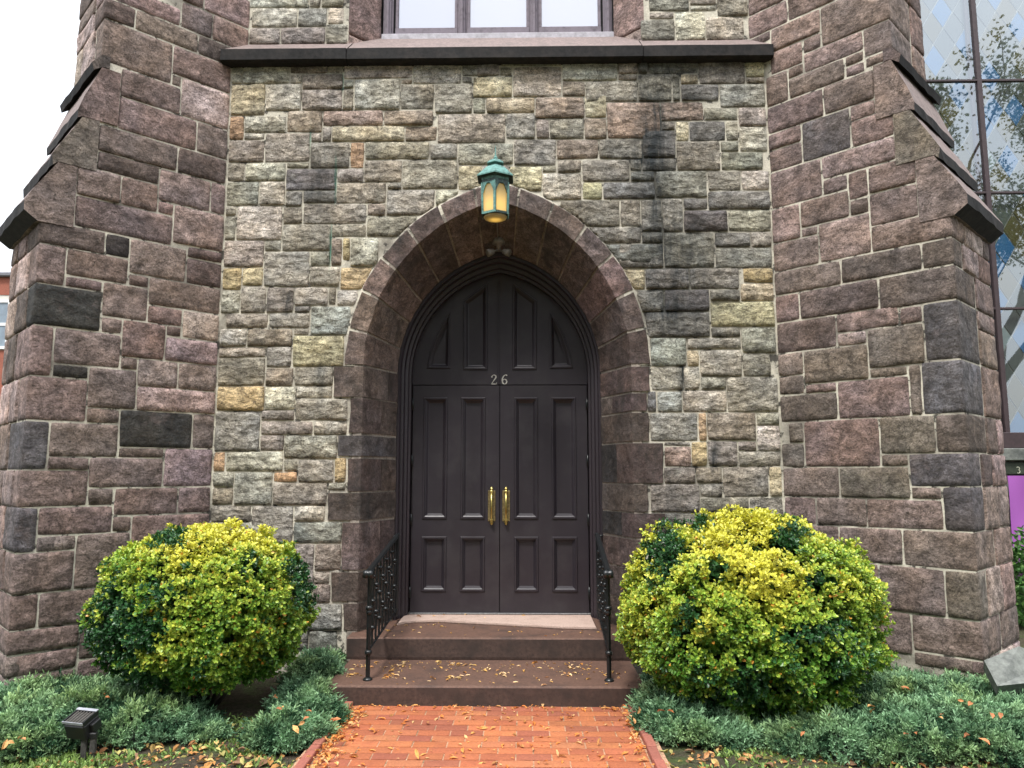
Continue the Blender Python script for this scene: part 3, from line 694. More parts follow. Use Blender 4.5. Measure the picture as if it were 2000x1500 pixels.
LM = '''232 -60 612 135 d;620 10 752 160 k;765 55 1090 298 r;1095 95 1300 190 d;1090 165 1310 340 d;240 80 375 322 n;390 110 745 315 n;385 265 600 365 n;755 255 870 335 d;205 310 580 580 k;605 310 860 525 n;875 285 1272 485 n;865 430 1065 560 r;1070 480 1308 650 q;595 515 710 610 r;
720 525 960 750 r;972 560 1062 630 d;970 630 1245 785 u;190 560 305 850 n;315 575 705 800 n;300 785 515 868 k;705 740 800 820 n;810 760 1035 918 p;1045 785 1248 945 p;160 860 505 1110 n;520 810 795 1050 n;800 925 1268 1060 q;505 1045 690 1130 n;700 1060 1120 1270 k;1130 1080 1232 1275 n;
140 1120 285 1395 b;290 1130 690 1325 n;270 1325 515 1405 n;700 1275 955 1335 d;525 1340 955 1490 n;965 1285 1248 1495 u'''
LG = '''30 50 425 215 n;430 140 550 215 n;565 130 865 258 n;870 140 1020 252 n;25 235 170 445 b;185 230 540 352 n;545 270 632 350 n;640 268 1022 440 n;180 365 365 440 n;370 360 630 560 n;50 455 355 640 n;360 562 540 628 n;25 655 180 815 n;190 650 520 790 n;30 830 370 925 n;375 790 520 960 d;100 940 370 1030 r;15 950 95 1050 n;
640 450 1022 600 n;545 635 900 780 n;905 610 1022 780 n;530 795 1022 960 n;380 970 1022 1100 n;20 1050 370 1200 n;380 1110 1022 1230 n'''
buttress(-1, 'brown sandstone buttress left of the doorway, beside the shrub nearest the spotlight', [(LT, 0, 0, 3), (LM, 0, 450, 3), (LG, 0, 900, 2.5)], (.90, 1.03, 1.16))
RN = '''30 95 262 110 p;30 -60 262 5 n;270 -60 545 8 n;455 15 550 35 n;555 -110 640 8 n;165 165 458 190 r;465 75 845 130 n;20 200 165 235 d;365 240 458 268 n;160 310 352 362 r;358 305 690 308 p;700 195 850 290 n;700 352 880 345 n;265 405 355 422 n;135 470 268 575 n;275 465 597 468 n;604 395 740 425 n;604 345 745 345 n;
160 630 470 678 n;480 520 735 600 n;160 782 345 832 n;355 728 625 858 b;635 630 748 680 n;640 712 895 782 r;145 892 348 975 r;360 930 457 950 n;466 908 900 908 p;155 1048 466 1135 r;478 1062 615 1118 n;625 1030 735 1150 n;742 985 1005 1068 n;158 1238 335 1375 p;345 1195 625 1268 n;632 1175 735 1242 d;745 1145 1015 1252 n;345 1345 445 1382 n;455 1320 755 1455 p;760 1345 1195 1375 n;1035 1270 1200 1225 n'''
RO = '''190 90 445 215 r;460 172 572 200 k;580 152 1045 222 d;1058 65 1215 190 d;185 290 572 330 n;590 298 650 322 n;655 278 800 298 d;175 412 332 525 n;342 378 785 462 d;805 252 1230 400 d;200 542 545 678 d;555 498 915 562 n;555 605 725 668 u;925 458 1060 535 n;735 582 1060 775 z;1070 432 1245 745 b;185 728 355 848 r;365 712 735 868 z;205 858 360 958 n;
755 812 970 862 z;369 892 550 948 n;205 970 555 1108 d;570 888 980 1088 n;985 792 1050 1072 z;1055 782 1280 1068 b;270 1125 357 1242 z;265 1250 365 1383 z;370 1115 802 1378 n;810 1110 1130 1308 z;1138 1082 1320 1292 d;815 1312 975 1372 z;985 1312 1340 1492 b;'''
RP = '''838 40 1095 175 n;1105 38 1440 172 z;1450 132 1600 182 n;1610 132 1785 325 b;838 187 985 315 n;990 182 1230 315 n;1238 190 1605 325 n;838 328 1095 470 n;1105 338 1405 505 n;1415 338 1788 520 n;1160 500 1292 725 n;1300 518 1615 755 n;1622 538 1800 772 z;1288 738 1450 950 n;1458 755 1835 950 n;1465 960 1735 1040 n;1745 975 1850 1090 n;838 485 1150 735 n;838 745 1280 950 n;838 960 1455 1060 n;838 1070 1850 1250 n'''
buttress(1, 'brown sandstone buttress right of the doorway, in front of the tall leaded window', [(RN, 1450, 0, 3), (RO, 1450, 450, 3), (RP, 1200, 900, 2.5)], (.905, 1.03, 1.165))

# ------------------------------------------------------------------ arched doorway surround
sur = thing('arched_surround', (ACX, WALL_Y, .33), 'pointed brown sandstone arch with splayed jambs framing the dark double door', 'stone arch')
FY = WALL_Y-.02
def prof_pts(a_out, f0=0., f1=1.):
    """outline of a surround stone across the wall face and the splay; f: stretch of the splay it covers"""
    out = []
    if f0 <= 0:
        out += [(a_out, WALL_Y+.04), (a_out, FY+.006)]
        n_ = max(2, int((a_out-A_IN)/.05))
        for i in range(n_+1): 
            t = i/n_; out.append((a_out-.01-(a_out-.02-A_IN)*t, FY))
    n_ = max(2, int(8*(f1-max(0, f0))))
    for i in range(n_+1):
        t = max(.02, f0)+(f1-max(.02, f0))*i/n_; out.append((A_IN+(A_SPL-A_IN)*t, FY+.012+(SPL_Y-FY-.012)*t))
    e_ = out[-1]; 
    out.append((e_[0]+.12, e_[1]+.02))
    if f0 > 0: out.append((out[0][0]+.1, out[0][1]+.02))
    return out
def sweep(m, prof, path, jit=.004, seed=0., smooth=False):
    """path(a) -> list of (x,z); prof: (a,y)"""
    cols = [[(x, y, z) for (x, z) in path(a)] for a, y in prof]; n_ = len(cols[0]); k = len(prof)
    vs_ = []
    for i in range(n_):
        for j in range(k):
            x, y, z = cols[j][i]; w = jit*noise.fractal(Vector((x*9+seed, y*9, z*9)), 1, 2, 3)*1.6
            vs_.append((x + (w if jit else 0)*(1 if x < ACX else -1), y+w, z))
    fs_ = [(i*k+j, i*k+(j+1) % k, (i+1)*k+(j+1) % k, (i+1)*k+j) for i in range(n_-1) for j in range(k)]
    fs_ += [tuple(range(k)), tuple((n_-1)*k+j for j in range(k-1, -1, -1))]
    m.add(vs_, fs_, smooth)
def arc_path(side, t0, t1, n_):
    def f(a):
        AE = AEf(a); R = a+AE; tm = math.acos(AE/R); out = []
        for i in range(n_+1):
            t = t0+(t1-t0)*i/n_; t = min(t, 1.)*tm
            out.append((ACX - side*AE + side*R*math.cos(t), ZS+R*math.sin(t)))
        return out
    return f
def frac(px, py, side):
    p = at(px, py, WALL_Y); R = A_OUT+AE; th = math.atan2(p.z-ZS, (p.x-(ACX-side*AE))*side); return th/math.acos(AE/R)
jl = [(682, 643), (709, 568), (746, 504), (799, 450), (859, 405), (926, 367)]
jr = [(1260, 641), (1237, 568), (1196, 499), (1140, 448), (1082, 398), (1014, 369)]
vcols = {-1: 'nrnndnd', 1: 'dnnndnd'}
for side, js in ((-1, jl), (1, jr)):
    fr_ = [0.]+[frac(x, y, side) for x, y in js]+[1.]
    for i in range(len(fr_)-1):
        if i == len(fr_)-2: continue
        m = MB(); g_ = .0065
        sweep(m, prof_pts(A_OUT+random.uniform(-.006, .006)), arc_path(side, fr_[i]+g_, fr_[i+1]-g_, 7), seed=i*5+side)
        m.build('voussoir', M_SURR, sur, vary(tuple(.72*q for q in CB[vcols[side][i]]), .3))  # stone colour lowered all over to deepen the shaded soffit
    fr_last = fr_[-2]
    if side == -1: fl = fr_last
    else: frr = fr_last
m = MB(); prof = prof_pts(A_OUT)
def apex_path(a):
    L_ = arc_path(-1, fl+.0035, 1., 4)(a); R_ = arc_path(1, frr+.0035, 1., 4)(a); return L_ + R_[::-1][1:]
def sweep_apex(): 
    cols = [[(x, y, z) for (x, z) in apex_path(a)] for a, y in prof]; n_ = len(cols[0]); k = len(prof); vs_ = [cols[j][i] for i in range(n_) for j in range(k)]
    m.add(vs_, [(i*k+j, i*k+(j+1) % k, (i+1)*k+(j+1) % k, (i+1)*k+j) for i in range(n_-1) for j in range(k)] + [tuple(range(k)), tuple((n_-1)*k+j for j in range(k-1, -1, -1))])
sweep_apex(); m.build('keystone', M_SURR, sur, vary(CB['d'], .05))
def jamb(side, y0, y1, xo, xj=None, c='n', c2=None):
    xe = 712 if side < 0 else 1230
    z1 = at(xe, y0, WALL_Y).z; z0 = at(xe, y1, WALL_Y).z; p = at(xo, (y0+y1)/2, WALL_Y); a_o = abs(p.x-ACX)
    path = lambda a: [(ACX+side*a, z0+.004), (ACX+side*a, z0*.66+z1*.34), (ACX+side*a, z0*.33+z1*.67), (ACX+side*a, z1-.004)]
    if xj is None: parts = [(0., 1., c)]
    else:
        # px of joint on the splay -> fraction
        best = min(range(1, 40), key=lambda i: abs(project_x(ACX+side*(A_IN+(A_SPL-A_IN)*i/40), FY+(SPL_Y-FY)*i/40, (z0+z1)/2)-xj)); f = best/40
        parts = [(0., f-.008, c), (f+.008, 1., c2 or c)]
    for f0, f1, cc in parts:
        m = MB(); sweep(m, prof_pts(a_o, f0, f1), path, seed=y0*.1+f0*3, jit=.005); m.build('jamb_stone', M_SURR, sur, vary(tuple(.66*q for q in CB[cc]), .10))  # jamb colour lowered too, carrying some of the recess shade
def project_x(x, y, z):
    q = Vector((x, y, z))-_c; return 1000+FOC*q.dot(_r)/q.dot(_f)
for a in ((716, 776, 653, 760, 'n', 'd'), (777, 846, 684, 743, 'd', 'd'), (850, 891, 661, None, 'b'), (895, 960, 680, 744, 'd', 'd'), (962, 1016, 641, None, 'd'), (1020, 1113, 669, 741, 'n', 'd'), (1117, 1174, 648, None, 'd'), (1178, 1231, 671, None, 'd')): jamb(-1, *a)
for a in ((716, 765, 1268, None, 'd'), (768, 803, 1263, 1195, 'd', 'd'), (806, 862, 1267, None, 'd'), (865, 944, 1294, 1204, 'd', 'k'), (946, 1000, 1265, None, 'd'), (1002, 1050, 1300, 1214, 'd', 'k'), (1053, 1110, 1262, None, 'd'), (1113, 1175, 1285, 1195, 'd', 'd'), (1178, 1235, 1265, None, 'd')): jamb(1, *a)
# mortar behind the surround stones
m = MB(); mp = [(am+.02, WALL_Y-.0), (am, FY+.007), (A_IN+.016, FY+.007), (A_IN+.012, FY+.018), (A_SPL+.006, SPL_Y), (A_SPL+.006, SPL_Y+.2)]
cols = [arch_pts(a, y, ACX, 0.1, 2, 24) for a, y in mp]; k = len(mp); n_ = len(cols[0])
m.add([cols[j][i] for i in range(n_) for j in range(k)], [(i*k+j, i*k+j+1, (i+1)*k+j+1, (i+1)*k+j) for i in range(n_-1) for j in range(k-1)])
m.build('mortar_bed', M_MORTARD, sur)
m = MB(); mp = [(A_OUT+.018, WALL_Y-.004), (A_OUT-.02, FY+.0075), (A_IN+.014, FY+.0075)]
cols = [arch_pts(a, y, ACX, ZS, 1, 24) for a, y in mp]; k = 3; n_ = len(cols[0])
m.add([cols[j][i] for i in range(n_) for j in range(k)], [(i*k+j, i*k+j+1, (i+1)*k+j+1, (i+1)*k+j) for i in range(n_-1) for j in range(k-1)])
m.build('mortar_bed', M_MORTAR, sur)

# ------------------------------------------------------------------ the double door
TH_Z = .345
door = thing('church_door', (DCX, DOOR_Y, TH_Z), 'dark aubergine painted panelled double door under a pointed panelled head with silver house number', 'door')
m = MB(); dA = A_SPL-A_DOOR
fp = [(A_SPL+.03, SPL_Y+.015), (A_SPL-.018, SPL_Y+.015), (A_SPL-.025, SPL_Y+.03), (A_SPL-.025, SPL_Y+.07), (A_SPL-.045, SPL_Y+.078), (A_SPL-.052, SPL_Y+.10), (A_SPL-.052, SPL_Y+.125), (A_SPL-.075, SPL_Y+.135), (A_SPL-.082, SPL_Y+.16), (A_DOOR+.004, SPL_Y+.165), (A_DOOR+.004, DOOR_Y+.06)]
cols = [arch_pts(a, y, DCX if j > 1 else ACX, TH_Z-.02, 2, 24) for j, (a, y) in enumerate(fp)]; k = len(fp); n_ = len(cols[0])
m.add([cols[j][i] for i in range(n_) for j in range(k)], [(i*k+j, i*k+j+1, (i+1)*k+j+1, (i+1)*k+j) for i in range(n_-1) for j in range(k-1)])
m.build('door_frame', M_FRAME, door)
def inset(poly, d):
    n_ = len(poly); ar = sum(poly[i][0]*poly[(i+1) % n_][1]-poly[(i+1) % n_][0]*poly[i][1] for i in range(n_)); sg = 1 if ar > 0 else -1; out = []
    for i in range(n_):
        p0, p1, p2 = Vector(poly[i-1]), Vector(poly[i]), Vector(poly[(i+1) % n_])
        a = (p1-p0).normalized(); b = (p2-p1).normalized(); na = Vector((-a.y, a.x))*sg; nb = Vector((-b.y, b.x))*sg
        q = na+nb; q = q/max(q.length_squared/2, .3)
        out.append(tuple(p1+q*d))
    return out
def panelled(parent, outline, holes, name, y=DOOR_Y, th=.045):
    """a board with recessed moulded panels: board + one 'panel' part per opening"""
    m = MB(); loops = [outline]+holes
    tr = geometry.tessellate_polygon([[Vector((p[0], p[1], 0)) for p in l] for l in loops])
    flat = [p for l in loops for p in l]; m.add([(p[0], y, p[1]) for p in flat], [tuple(t) for t in tr])
    for l in loops:
        n_ = len(l); m.add([(p[0], y, p[1]) for p in l]+[(p[0], y+th, p[1]) for p in l], [(i, (i+1) % n_, (i+1) % n_+n_, i+n_) for i in range(n_)])
    o = m.build(name, M_PAINT, parent, recalc=False)
    for h in holes:
        m = MB(); rings = [(0, -.001), (.006, -.011), (.018, -.011), (.023, .002), (.030, .006), (.045, .024), (.05, .026)]
        R_ = [[(q[0], y+dy, q[1]) for q in inset(h, d)] for d, dy in rings]; n_ = len(h)
        m.add([p for r in R_ for p in r], [(i*n_+j, i*n_+(j+1) % n_, (i+1)*n_+(j+1) % n_, (i+1)*n_+j) for i in range(len(rings)-1) for j in range(n_)]+[tuple((len(rings)-1)*n_+j for j in range(n_))])
        m.build('panel', M_PAINT, o, recalc=False)
    return o
def dpx(x, y): p = at(x, y, DOOR_Y); return (p.x, p.z)
ZTR = dpx(977, 752)[1]; ZDB = TH_Z+.012; XM = dpx(976, 900)[0]
def rect(x0, z0, x1, z1): return [(x0, z0), (x1, z0), (x1, z1), (x0, z1)]
for sd_ in (-1, 1):
    xa, xb = (DCX-A_DOOR+.006, XM-.0035) if sd_ < 0 else (XM+.0035, DCX+A_DOOR-.006)
    leaf = None
    cols_ = ((826, 874), (900, 948)) if sd_ < 0 else ((1004, 1051), (1077, 1126))
    hs = []
    for c0, c1 in cols_:
        x0, x1 = dpx(c0, 900)[0], dpx(c1, 900)[0]
        hs.append(rect(x0, dpx(977, 1014)[1], x1, dpx(977, 776)[1])); hs.append(rect(x0, dpx(977, 1156)[1], x1, dpx(977, 1048)[1]))
    leaf = panelled(door, rect(xa, ZDB, xb, ZTR-.004), hs, 'door_leaf')
    # handle: long back plate, bar on two posts with knobs
    hx0, hx1 = (953, 967.5) if sd_ < 0 else (981, 996); hx = (dpx(hx0, 985)[0]+dpx(hx1, 985)[0])/2; hw = abs(dpx(hx1, 985)[0]-dpx(hx0, 985)[0])/2
    z0, z1 = dpx(970, 1018)[1], dpx(970, 958)[1]
    m = MB(); m.box((hx-hw, DOOR_Y-.006, z0), (hx+hw, DOOR_Y+.002, z1), .002); pull = m.build('handle', M_BRASSD, leaf)
    m = MB(); m.tube([(hx, DOOR_Y-.05, z0+.02), (hx, DOOR_Y-.055, (z0+z1)/2), (hx, DOOR_Y-.05, z1-.02)], .0095, 10)
    for zz in (z0+.012, z1-.012):
        m.lathe([(.004, -.052), (.014, -.056), (.018, -.045), (.012, -.03), (.010, -.012), (.017, -.006)], (hx, DOOR_Y, zz), 10, 'Y')
    for zz, s_ in ((z1+.012, 1), (z0-.012, -1)):
        m.lathe([(.004, .022*s_), (.012, .014*s_), (.019, 0), (.014, -.012*s_), (.006, -.016*s_)], (hx, DOOR_Y-.022, zz), 10)
    m.build('handle', M_BRASS, leaf)
    hxp = xa if sd_ < 0 else xb
    for yy in (790, 900, 1015, 1158):
        m = MB(); zc = dpx(977, yy)[1]; m.tube([(hxp, DOOR_Y-.012, zc-.055), (hxp, DOOR_Y-.012, zc+.055)], .008, 8); m.box((hxp-.012, DOOR_Y-.010, zc-.045), (hxp+.012, DOOR_Y-.004, zc+.045)); m.build('hinge', M_IRON, leaf)
# head of the door with its four shaped panels
def Kp(x, y): return dpx(600+x/2.667, 300+y/2.667)
head = [(DCX-A_DOOR, ZTR+.004)] + [(p[0], p[2]) for p in arch_pts(A_DOOR+.004, 0, DCX, ZS, 1, 20) if p[2] > ZTR+.02] + [(DCX+A_DOOR, ZTR+.004)]
tall = [Kp(812, 1128), Kp(940, 1128), Kp(940, 672), Kp(812, 768)]
small = [Kp(622, 1120), Kp(745, 1122), Kp(745, 828), Kp(712, 868), Kp(672, 945), Kp(640, 1035)]
mir = lambda pl_: [(2*XM-p[0], p[1]) for p in pl_][::-1]
panelled(door, head[::-1], [tall, small, mir(tall), mir(small)], 'door_head')
m = MB(); m.box((XM-.02, DOOR_Y-.008, ZTR+.01), (XM-.002, DOOR_Y+.004, dpx(977, 548)[1]), .003); m.build('centre_moulding', M_PAINT, door)
m = MB(); m.box((DCX-A_SPL-.2, DOOR_Y+.061, TH_Z-.05), (DCX+A_SPL+.2, DOOR_Y+.12, ZS+1.6)); m.build('backing_board', M_COREDK, door)
m = MB(); m.box((DCX-A_DOOR-.02, DOOR_Y-.03, TH_Z+.001), (DCX+A_DOOR+.02, DOOR_Y+.06, TH_Z+.014), .003); m.build('metal_sill', simple('worn_metal_strip', (.17,.17,.17), .5, .5, nscale=60, var=.4), door)
# numerals 2 and 6: ribbons of changing width, standing 4 mm proud
def numeral(pts, ws, x, z, s, name):
    m = MB(); n_ = len(pts); vs_ = []
    for i in range(n_):
        p = Vector(pts[i]); d_ = (Vector(pts[min(i+1, n_-1)])-Vector(pts[max(i-1, 0)])).normalized(); q = Vector((-d_.y, d_.x))*ws[i]/2
        for v in (p+q, p-q): vs_.append((x+v.x*s, DOOR_Y-.007, z+v.y*s)); vs_.append((x+v.x*s, DOOR_Y+.001, z+v.y*s))
    fs_ = []
    for i in range(n_-1):
        a = i*4; fs_ += [(a, a+4, a+6, a+2), (a+1, a+3, a+7, a+5), (a, a+1, a+5, a+4), (a+2, a+6, a+7, a+3)]
    m.add(vs_, fs_); m.build(name, M_SILVER, door)
two = [(.10,.72),(.09,.80),(.14,.90),(.26,.98),(.40,.96),(.50,.86),(.50,.74),(.42,.60),(.28,.40),(.14,.20),(.05,.06)]
z_n = dpx(977, 752)[1]+.004; hN = dpx(977, 732)[1]-z_n
x2, x6 = dpx(959, 742)[0], dpx(979.5, 742)[0]
numeral(two, [.13,.13,.07,.06,.08,.12,.14,.11,.08,.06,.05], x2, z_n, hN, 'numeral')
numeral([(.04,.05),(.30,.06),(.52,.05),(.58,.20)], [.09,.10,.09,.04], x2, z_n, hN, 'numeral')
six = [(.56,.90),(.48,.98),(.36,.97),(.20,.84),(.10,.62),(.08,.38),(.14,.14),(.30,.03),(.46,.10),(.54,.28),(.48,.46),(.34,.55),(.20,.50),(.12,.38)]
numeral(six, [.12,.09,.07,.10,.13,.15,.12,.08,.11,.14,.12,.08,.06,.05], x6, z_n, hN, 'numeral')

# ------------------------------------------------------------------ steps and threshold
S1Z = .158; S2Z = .330
st = thing('door_steps', (DCX, 5.7, 0), 'two brown sandstone steps scattered with small yellow leaves, leading up to the door', 'steps')
def slab(name, x0, x1, y0, y1, z0, z1, mat, parent, wave=.004, bev=.012, front=None):
    """thick slab with a slightly uneven worn front edge"""
    m = MB(); n_ = 26; vs_ = []
    for i in range(n_+1):
        t = i/n_; x = x0+(x1-x0)*t; w = wave*noise.noise(Vector((x*3, y0, z1)))+.3*wave*noise.noise(Vector((x*14, y0, z1))); yf = y0+w+(front(t) if front else 0)
        dz = -.5*abs(w)
        vs_ += [(x, yf+.004, z0), (x, yf, z0+.02), (x, yf, z1-bev+dz), (x, yf+bev*.35, z1-bev*.35+dz), (x, yf+bev, z1+dz*.5), (x, (yf*2+y1)/3, z1+.002*noise.noise(Vector((x*2, 1, 1)))), (x, y1, z1), (x, y1, z0)]
    k = 8; fs_ = [(i*k+j, i*k+(j+1) % k, (i+1)*k+(j+1) % k, (i+1)*k+j) for i in range(n_) for j in range(k)]+[tuple(range(k)), tuple(n_*k+j for j in range(k-1, -1, -1))]
    m.add(vs_, fs_)
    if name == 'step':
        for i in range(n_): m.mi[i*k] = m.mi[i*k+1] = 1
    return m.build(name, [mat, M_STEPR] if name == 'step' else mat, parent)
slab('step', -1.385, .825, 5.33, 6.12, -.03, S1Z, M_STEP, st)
slab('step', -1.415, .835, 6.045, 7.0, S1Z+.003, S2Z, M_STEP, st)
tpx = [(775, 1219), (800, 1214), (862, 1213), (975, 1219), (1087, 1225), (1165, 1227)]
tw = [ground(x, y, TH_Z) for x, y in tpx]
def tfront(t):
    x = tw[0].x+(tw[-1].x-tw[0].x)*t
    for a, b in zip(tw[:-1], tw[1:]):
        if x <= b.x+1e-6: return a.y+(b.y-a.y)*(x-a.x)/(b.x-a.x)
    return tw[-1].y
slab('threshold', tw[0].x, tw[-1].x, 0, 7.0, S2Z+.002, TH_Z, M_THRESH, st, wave=.006, bev=.006, front=tfront)
# ------------------------------------------------------------------ window above the ledge
win = thing('tower_window', ((jx0+jx1)/2, WIN_Y, 5.6), 'lower end of the weathered lilac-grey timber window above the stone ledge', 'window')
def wp(x, y, Y=WIN_Y): p = at(x, y, Y); return p.x, p.z
ztop = 6.9; zsil = wp(977, 74, WIN_Y-.05)[1]; zs2 = wp(977, 64, WIN_Y-.05)[1]
x0, x1 = jx0-.02, jx1+.02
def wbox(name, xa, xb, za, zb_, ya, yb, mat=M_WOOD, parent=win, bev=.006): m = MB(); m.box((xa, ya, za), (xb, yb, zb_), bev); return m.build(name, mat, parent)
wbox('window_sill', x0+.03, x1-.02, zsil-.01, zs2+.004, WIN_Y-.05, WIN_Y+.08, M_SILLW)
def mould(xc, ws):   # stepped moulding of a mullion
    for w, y in ws: wbox('mullion', xc-w/2, xc+w/2, zs2+.004, ztop, WIN_Y+y, WIN_Y+y+.03)
panes = ((778, 888), (918, 1028), (1058, 1168))
zr0 = zs2+.004; zr1 = wp(977, 51)[1]
for i, (a, b) in enumerate(panes):
    xa, xb = wp(a, 25)[0], wp(b, 25)[0]
    fr_o = wbox('window_frame', xa-.03, xb+.03, zr0, zr1, WIN_Y+.012, WIN_Y+.05, bev=.004)
    wbox('frame_stile', xa-.028, xa, zr1, ztop, WIN_Y+.016, WIN_Y+.05, bev=.004); wbox('frame_stile', xb, xb+.028, zr1, ztop, WIN_Y+.016, WIN_Y+.05, bev=.004)
m_pane, nt, b = mat_new('sky_bright_window_glass'); b.inputs['Base Color'].default_value = (.34,.36,.46,1); b.inputs['Roughness'].default_value = .12; b.inputs['Specular IOR Level'].default_value = 2.6
b.inputs['Coat Weight'].default_value = .6; b.inputs['Coat Roughness'].default_value = .05
for a, b_ in panes:
    wbox('window_pane', wp(a, 25)[0]-.001, wp(b_, 25)[0]+.001, zr1-.002, ztop, WIN_Y+.034, WIN_Y+.042, m_pane, bev=0)
for a, b_ in ((748, 768), (892, 912), (1033, 1053), (1178, 1196)):
    xa, xb = wp(a, 25)[0], wp(b_, 25)[0]; xc = (xa+xb)/2; w = xb-xa
    mould(xc, ((w, 0.02), (w*.62, -.008), (w*.28, -.03)))
m = MB(); m.box((x0, WIN_Y+.05, zsil-.1), (x1, WIN_Y+.12, ztop)); m.build('dark_backing', M_COREDK, win)

# ------------------------------------------------------------------ nave behind the right buttress: wall, leaded window, sign, banner
NY = 8.75
nave = thing('nave_wall', (6, NY, 0), 'plain stone nave wall behind the right buttress, under the leaded window', 'wall')
M_NAVE = simple('grey_nave_stone', (.16,.17,.15), .9, nscale=14, var=.3, bump=.4, dirt=(.05,.05,.045), dscale=4)  # plain grey-green stone with random dirt
nz_w = at(1985, 900, NY).z; nx0 = 3.2
for j in range(9):
    z0 = -.1+j*(nz_w+.1)/9; z1 = z0+(nz_w+.1)/9-.008; x = nx0+(.3 if j % 2 else 0)
    while x < 11:
        l = random.uniform(.35, .7); m = MB(); m.box((x, NY-.02+random.uniform(-.006, .006), z0), (x+l-.008, NY+.1, z1), .006); m.build('stone', M_NAVE, nave); x += l
m = MB(); m.box((nx0-.5, NY-.01, -.1), (11.2, NY+.4, nz_w)); m.box((nx0-.5, NY-.01, nz_w), (4.0, NY+.4, 10)); m.build('mortar_bed', M_MORTARD, nave)
nw = thing('leaded_window', (6, NY, nz_w), 'tall window of blue and olive diamond panes behind brown glazing bars, reflecting trees and sky', 'leaded window')
def npx(x, y): p = at(x, y, NY); return p.x, p.z
zb0, zb1, zb2 = npx(1985, 900)[1], npx(1985, 876)[1], npx(1985, 845)[1]
m = MB(); m.box((3.6, NY-.12, zb0), (10, NY+.2, zb1), .01); m.build('sill', M_SLAB, nw)
m = MB(); m.box((3.6, NY-.06, zb1+.002), (10, NY+.1, zb2), .006); m.build('window_board', M_BAR, nw)
ZTN = 9.0
bx = [npx(1893, 0)[0]]; bx = [(npx(1893, 0)[0]+npx(1948, 603)[0]+npx(1932, 377)[0])/3]
xs_ = [bx[0]-1.15, bx[0], bx[0]+1.15, bx[0]+2.3, bx[0]+3.4]
hz_ = [npx(1950, y)[1] for y in (603, 377, 158)]; dh = hz_[1]-hz_[0]; hz_ = [zb2]+hz_+[hz_[2]+dh, hz_[2]+2*dh]
for x in xs_:
    m = MB(); m.box((x-.028, NY-.03, zb2), (x+.028, NY+.03, ZTN), .004); m.build('glazing_bar', M_BAR, nw)
    m = MB(); m.box((x-.075, NY+.031, zb2), (x-.04, NY+.08, ZTN), .004); m.build('inner_bar', M_BAR, nw)
for z in hz_[1:]:
    m = MB(); m.box((xs_[0], NY-.025, z-.014), (xs_[-1], NY+.02, z+.014), .003); m.build('glazing_bar', M_BAR, nw)
mg, nt, b = mat_new('protective_glazing'); gl = node(nt, 'ShaderNodeBsdfGlossy'); gl.inputs['Roughness'].default_value = .015; gl.inputs['Color'].default_value = (.86,.92,.97,1)
tb = node(nt, 'ShaderNodeBsdfTransparent'); ms = node(nt, 'ShaderNodeMixShader'); ms.inputs[0].default_value = .28
gn = node(nt, 'ShaderNodeNewGeometry'); gb = nbump(nt, ntex(nt, gn.outputs['Position'], 1.2, 1, .4), .04, .02); nt.links.new(gb, gl.inputs['Normal'])
nt.links.new(tb.outputs[0], ms.inputs[1]); nt.links.new(gl.outputs[0], ms.inputs[2]); nt.links.new(ms.outputs[0], nt.nodes['Material Output'].inputs[0])
for i in range(len(xs_)-1):
    for j in range(len(hz_)-1):
        m = MB(); m.add([(xs_[i], NY, hz_[j]), (xs_[i+1], NY, hz_[j]), (xs_[i+1], NY, hz_[j+1]), (xs_[i], NY, hz_[j+1])], [(0,1,2,3)]); m.build('glass_pane', mg, nw, recalc=False)
gm = []
for nm, c in (('blue_glass', (.03,.13,.28)), ('olive_glass', (.09,.085,.035)), ('smoky_glass', (.08,.10,.09)), ('pale_glass', (.26,.33,.33))):
    m_, nt, b = mat_new(nm); b.inputs['Base Color'].default_value = (*c, 1); b.inputs['Roughness'].default_value = .15; gm.append(m_)
DW, DH = .27, .44; gy = NY+.075; dshare = []
for g_ in gm:
    m = MB(); w, h = DW/2-.009, DH/2-.014; m.add([(-w, 0, 0), (0, 0, -h), (w, 0, 0), (0, 0, h), (-w, .006, 0), (0, .006, -h), (w, .006, 0), (0, .006, h)], [(0,1,2,3), (7,6,5,4), (0,4,5,1), (1,5,6,2), (2,6,7,3), (3,7,4,0)]); o = m.build('diamond_pane', g_); dshare.append(o.data); bpy.data.objects.remove(o)
row = 0; z = zb2+.05
while z < hz_[-1]-.1 and row < 34:
    x = xs_[0]+(DW/2 if row % 2 else 0); i = 0
    while x < xs_[3]:
        if all(abs(x-q) > DW*.25 for q in xs_) or True:
            dm = dshare[(0 if (row+i*2) % 5 == 0 else 1 if (row*2+i) % 3 == 0 else 2 if random.random() < .7 else random.choice((0, 1, 3)))]
            if x < xs_[2]+.3:
                o = bpy.data.objects.new('diamond_pane', dm); COL.objects.link(o); o.parent = nw; o.location = Vector((x, gy, z))-nw.location; o.rotation_euler = (random.uniform(-.012, .012), 0, random.uniform(-.012, .012))
        x += DW; i += 1
    z += DH/2; row += 1
m = MB(); m.box((3.7, NY+.085, zb2-.05), (9.5, NY+.10, ZTN)); m.build('lead_came', M_LEAD, nw)
m = MB(); m.box((3.7, NY+.11, zb2-.05), (9.5, NY+.2, 10)); m.build('dark_backing', M_COREDK, nw)
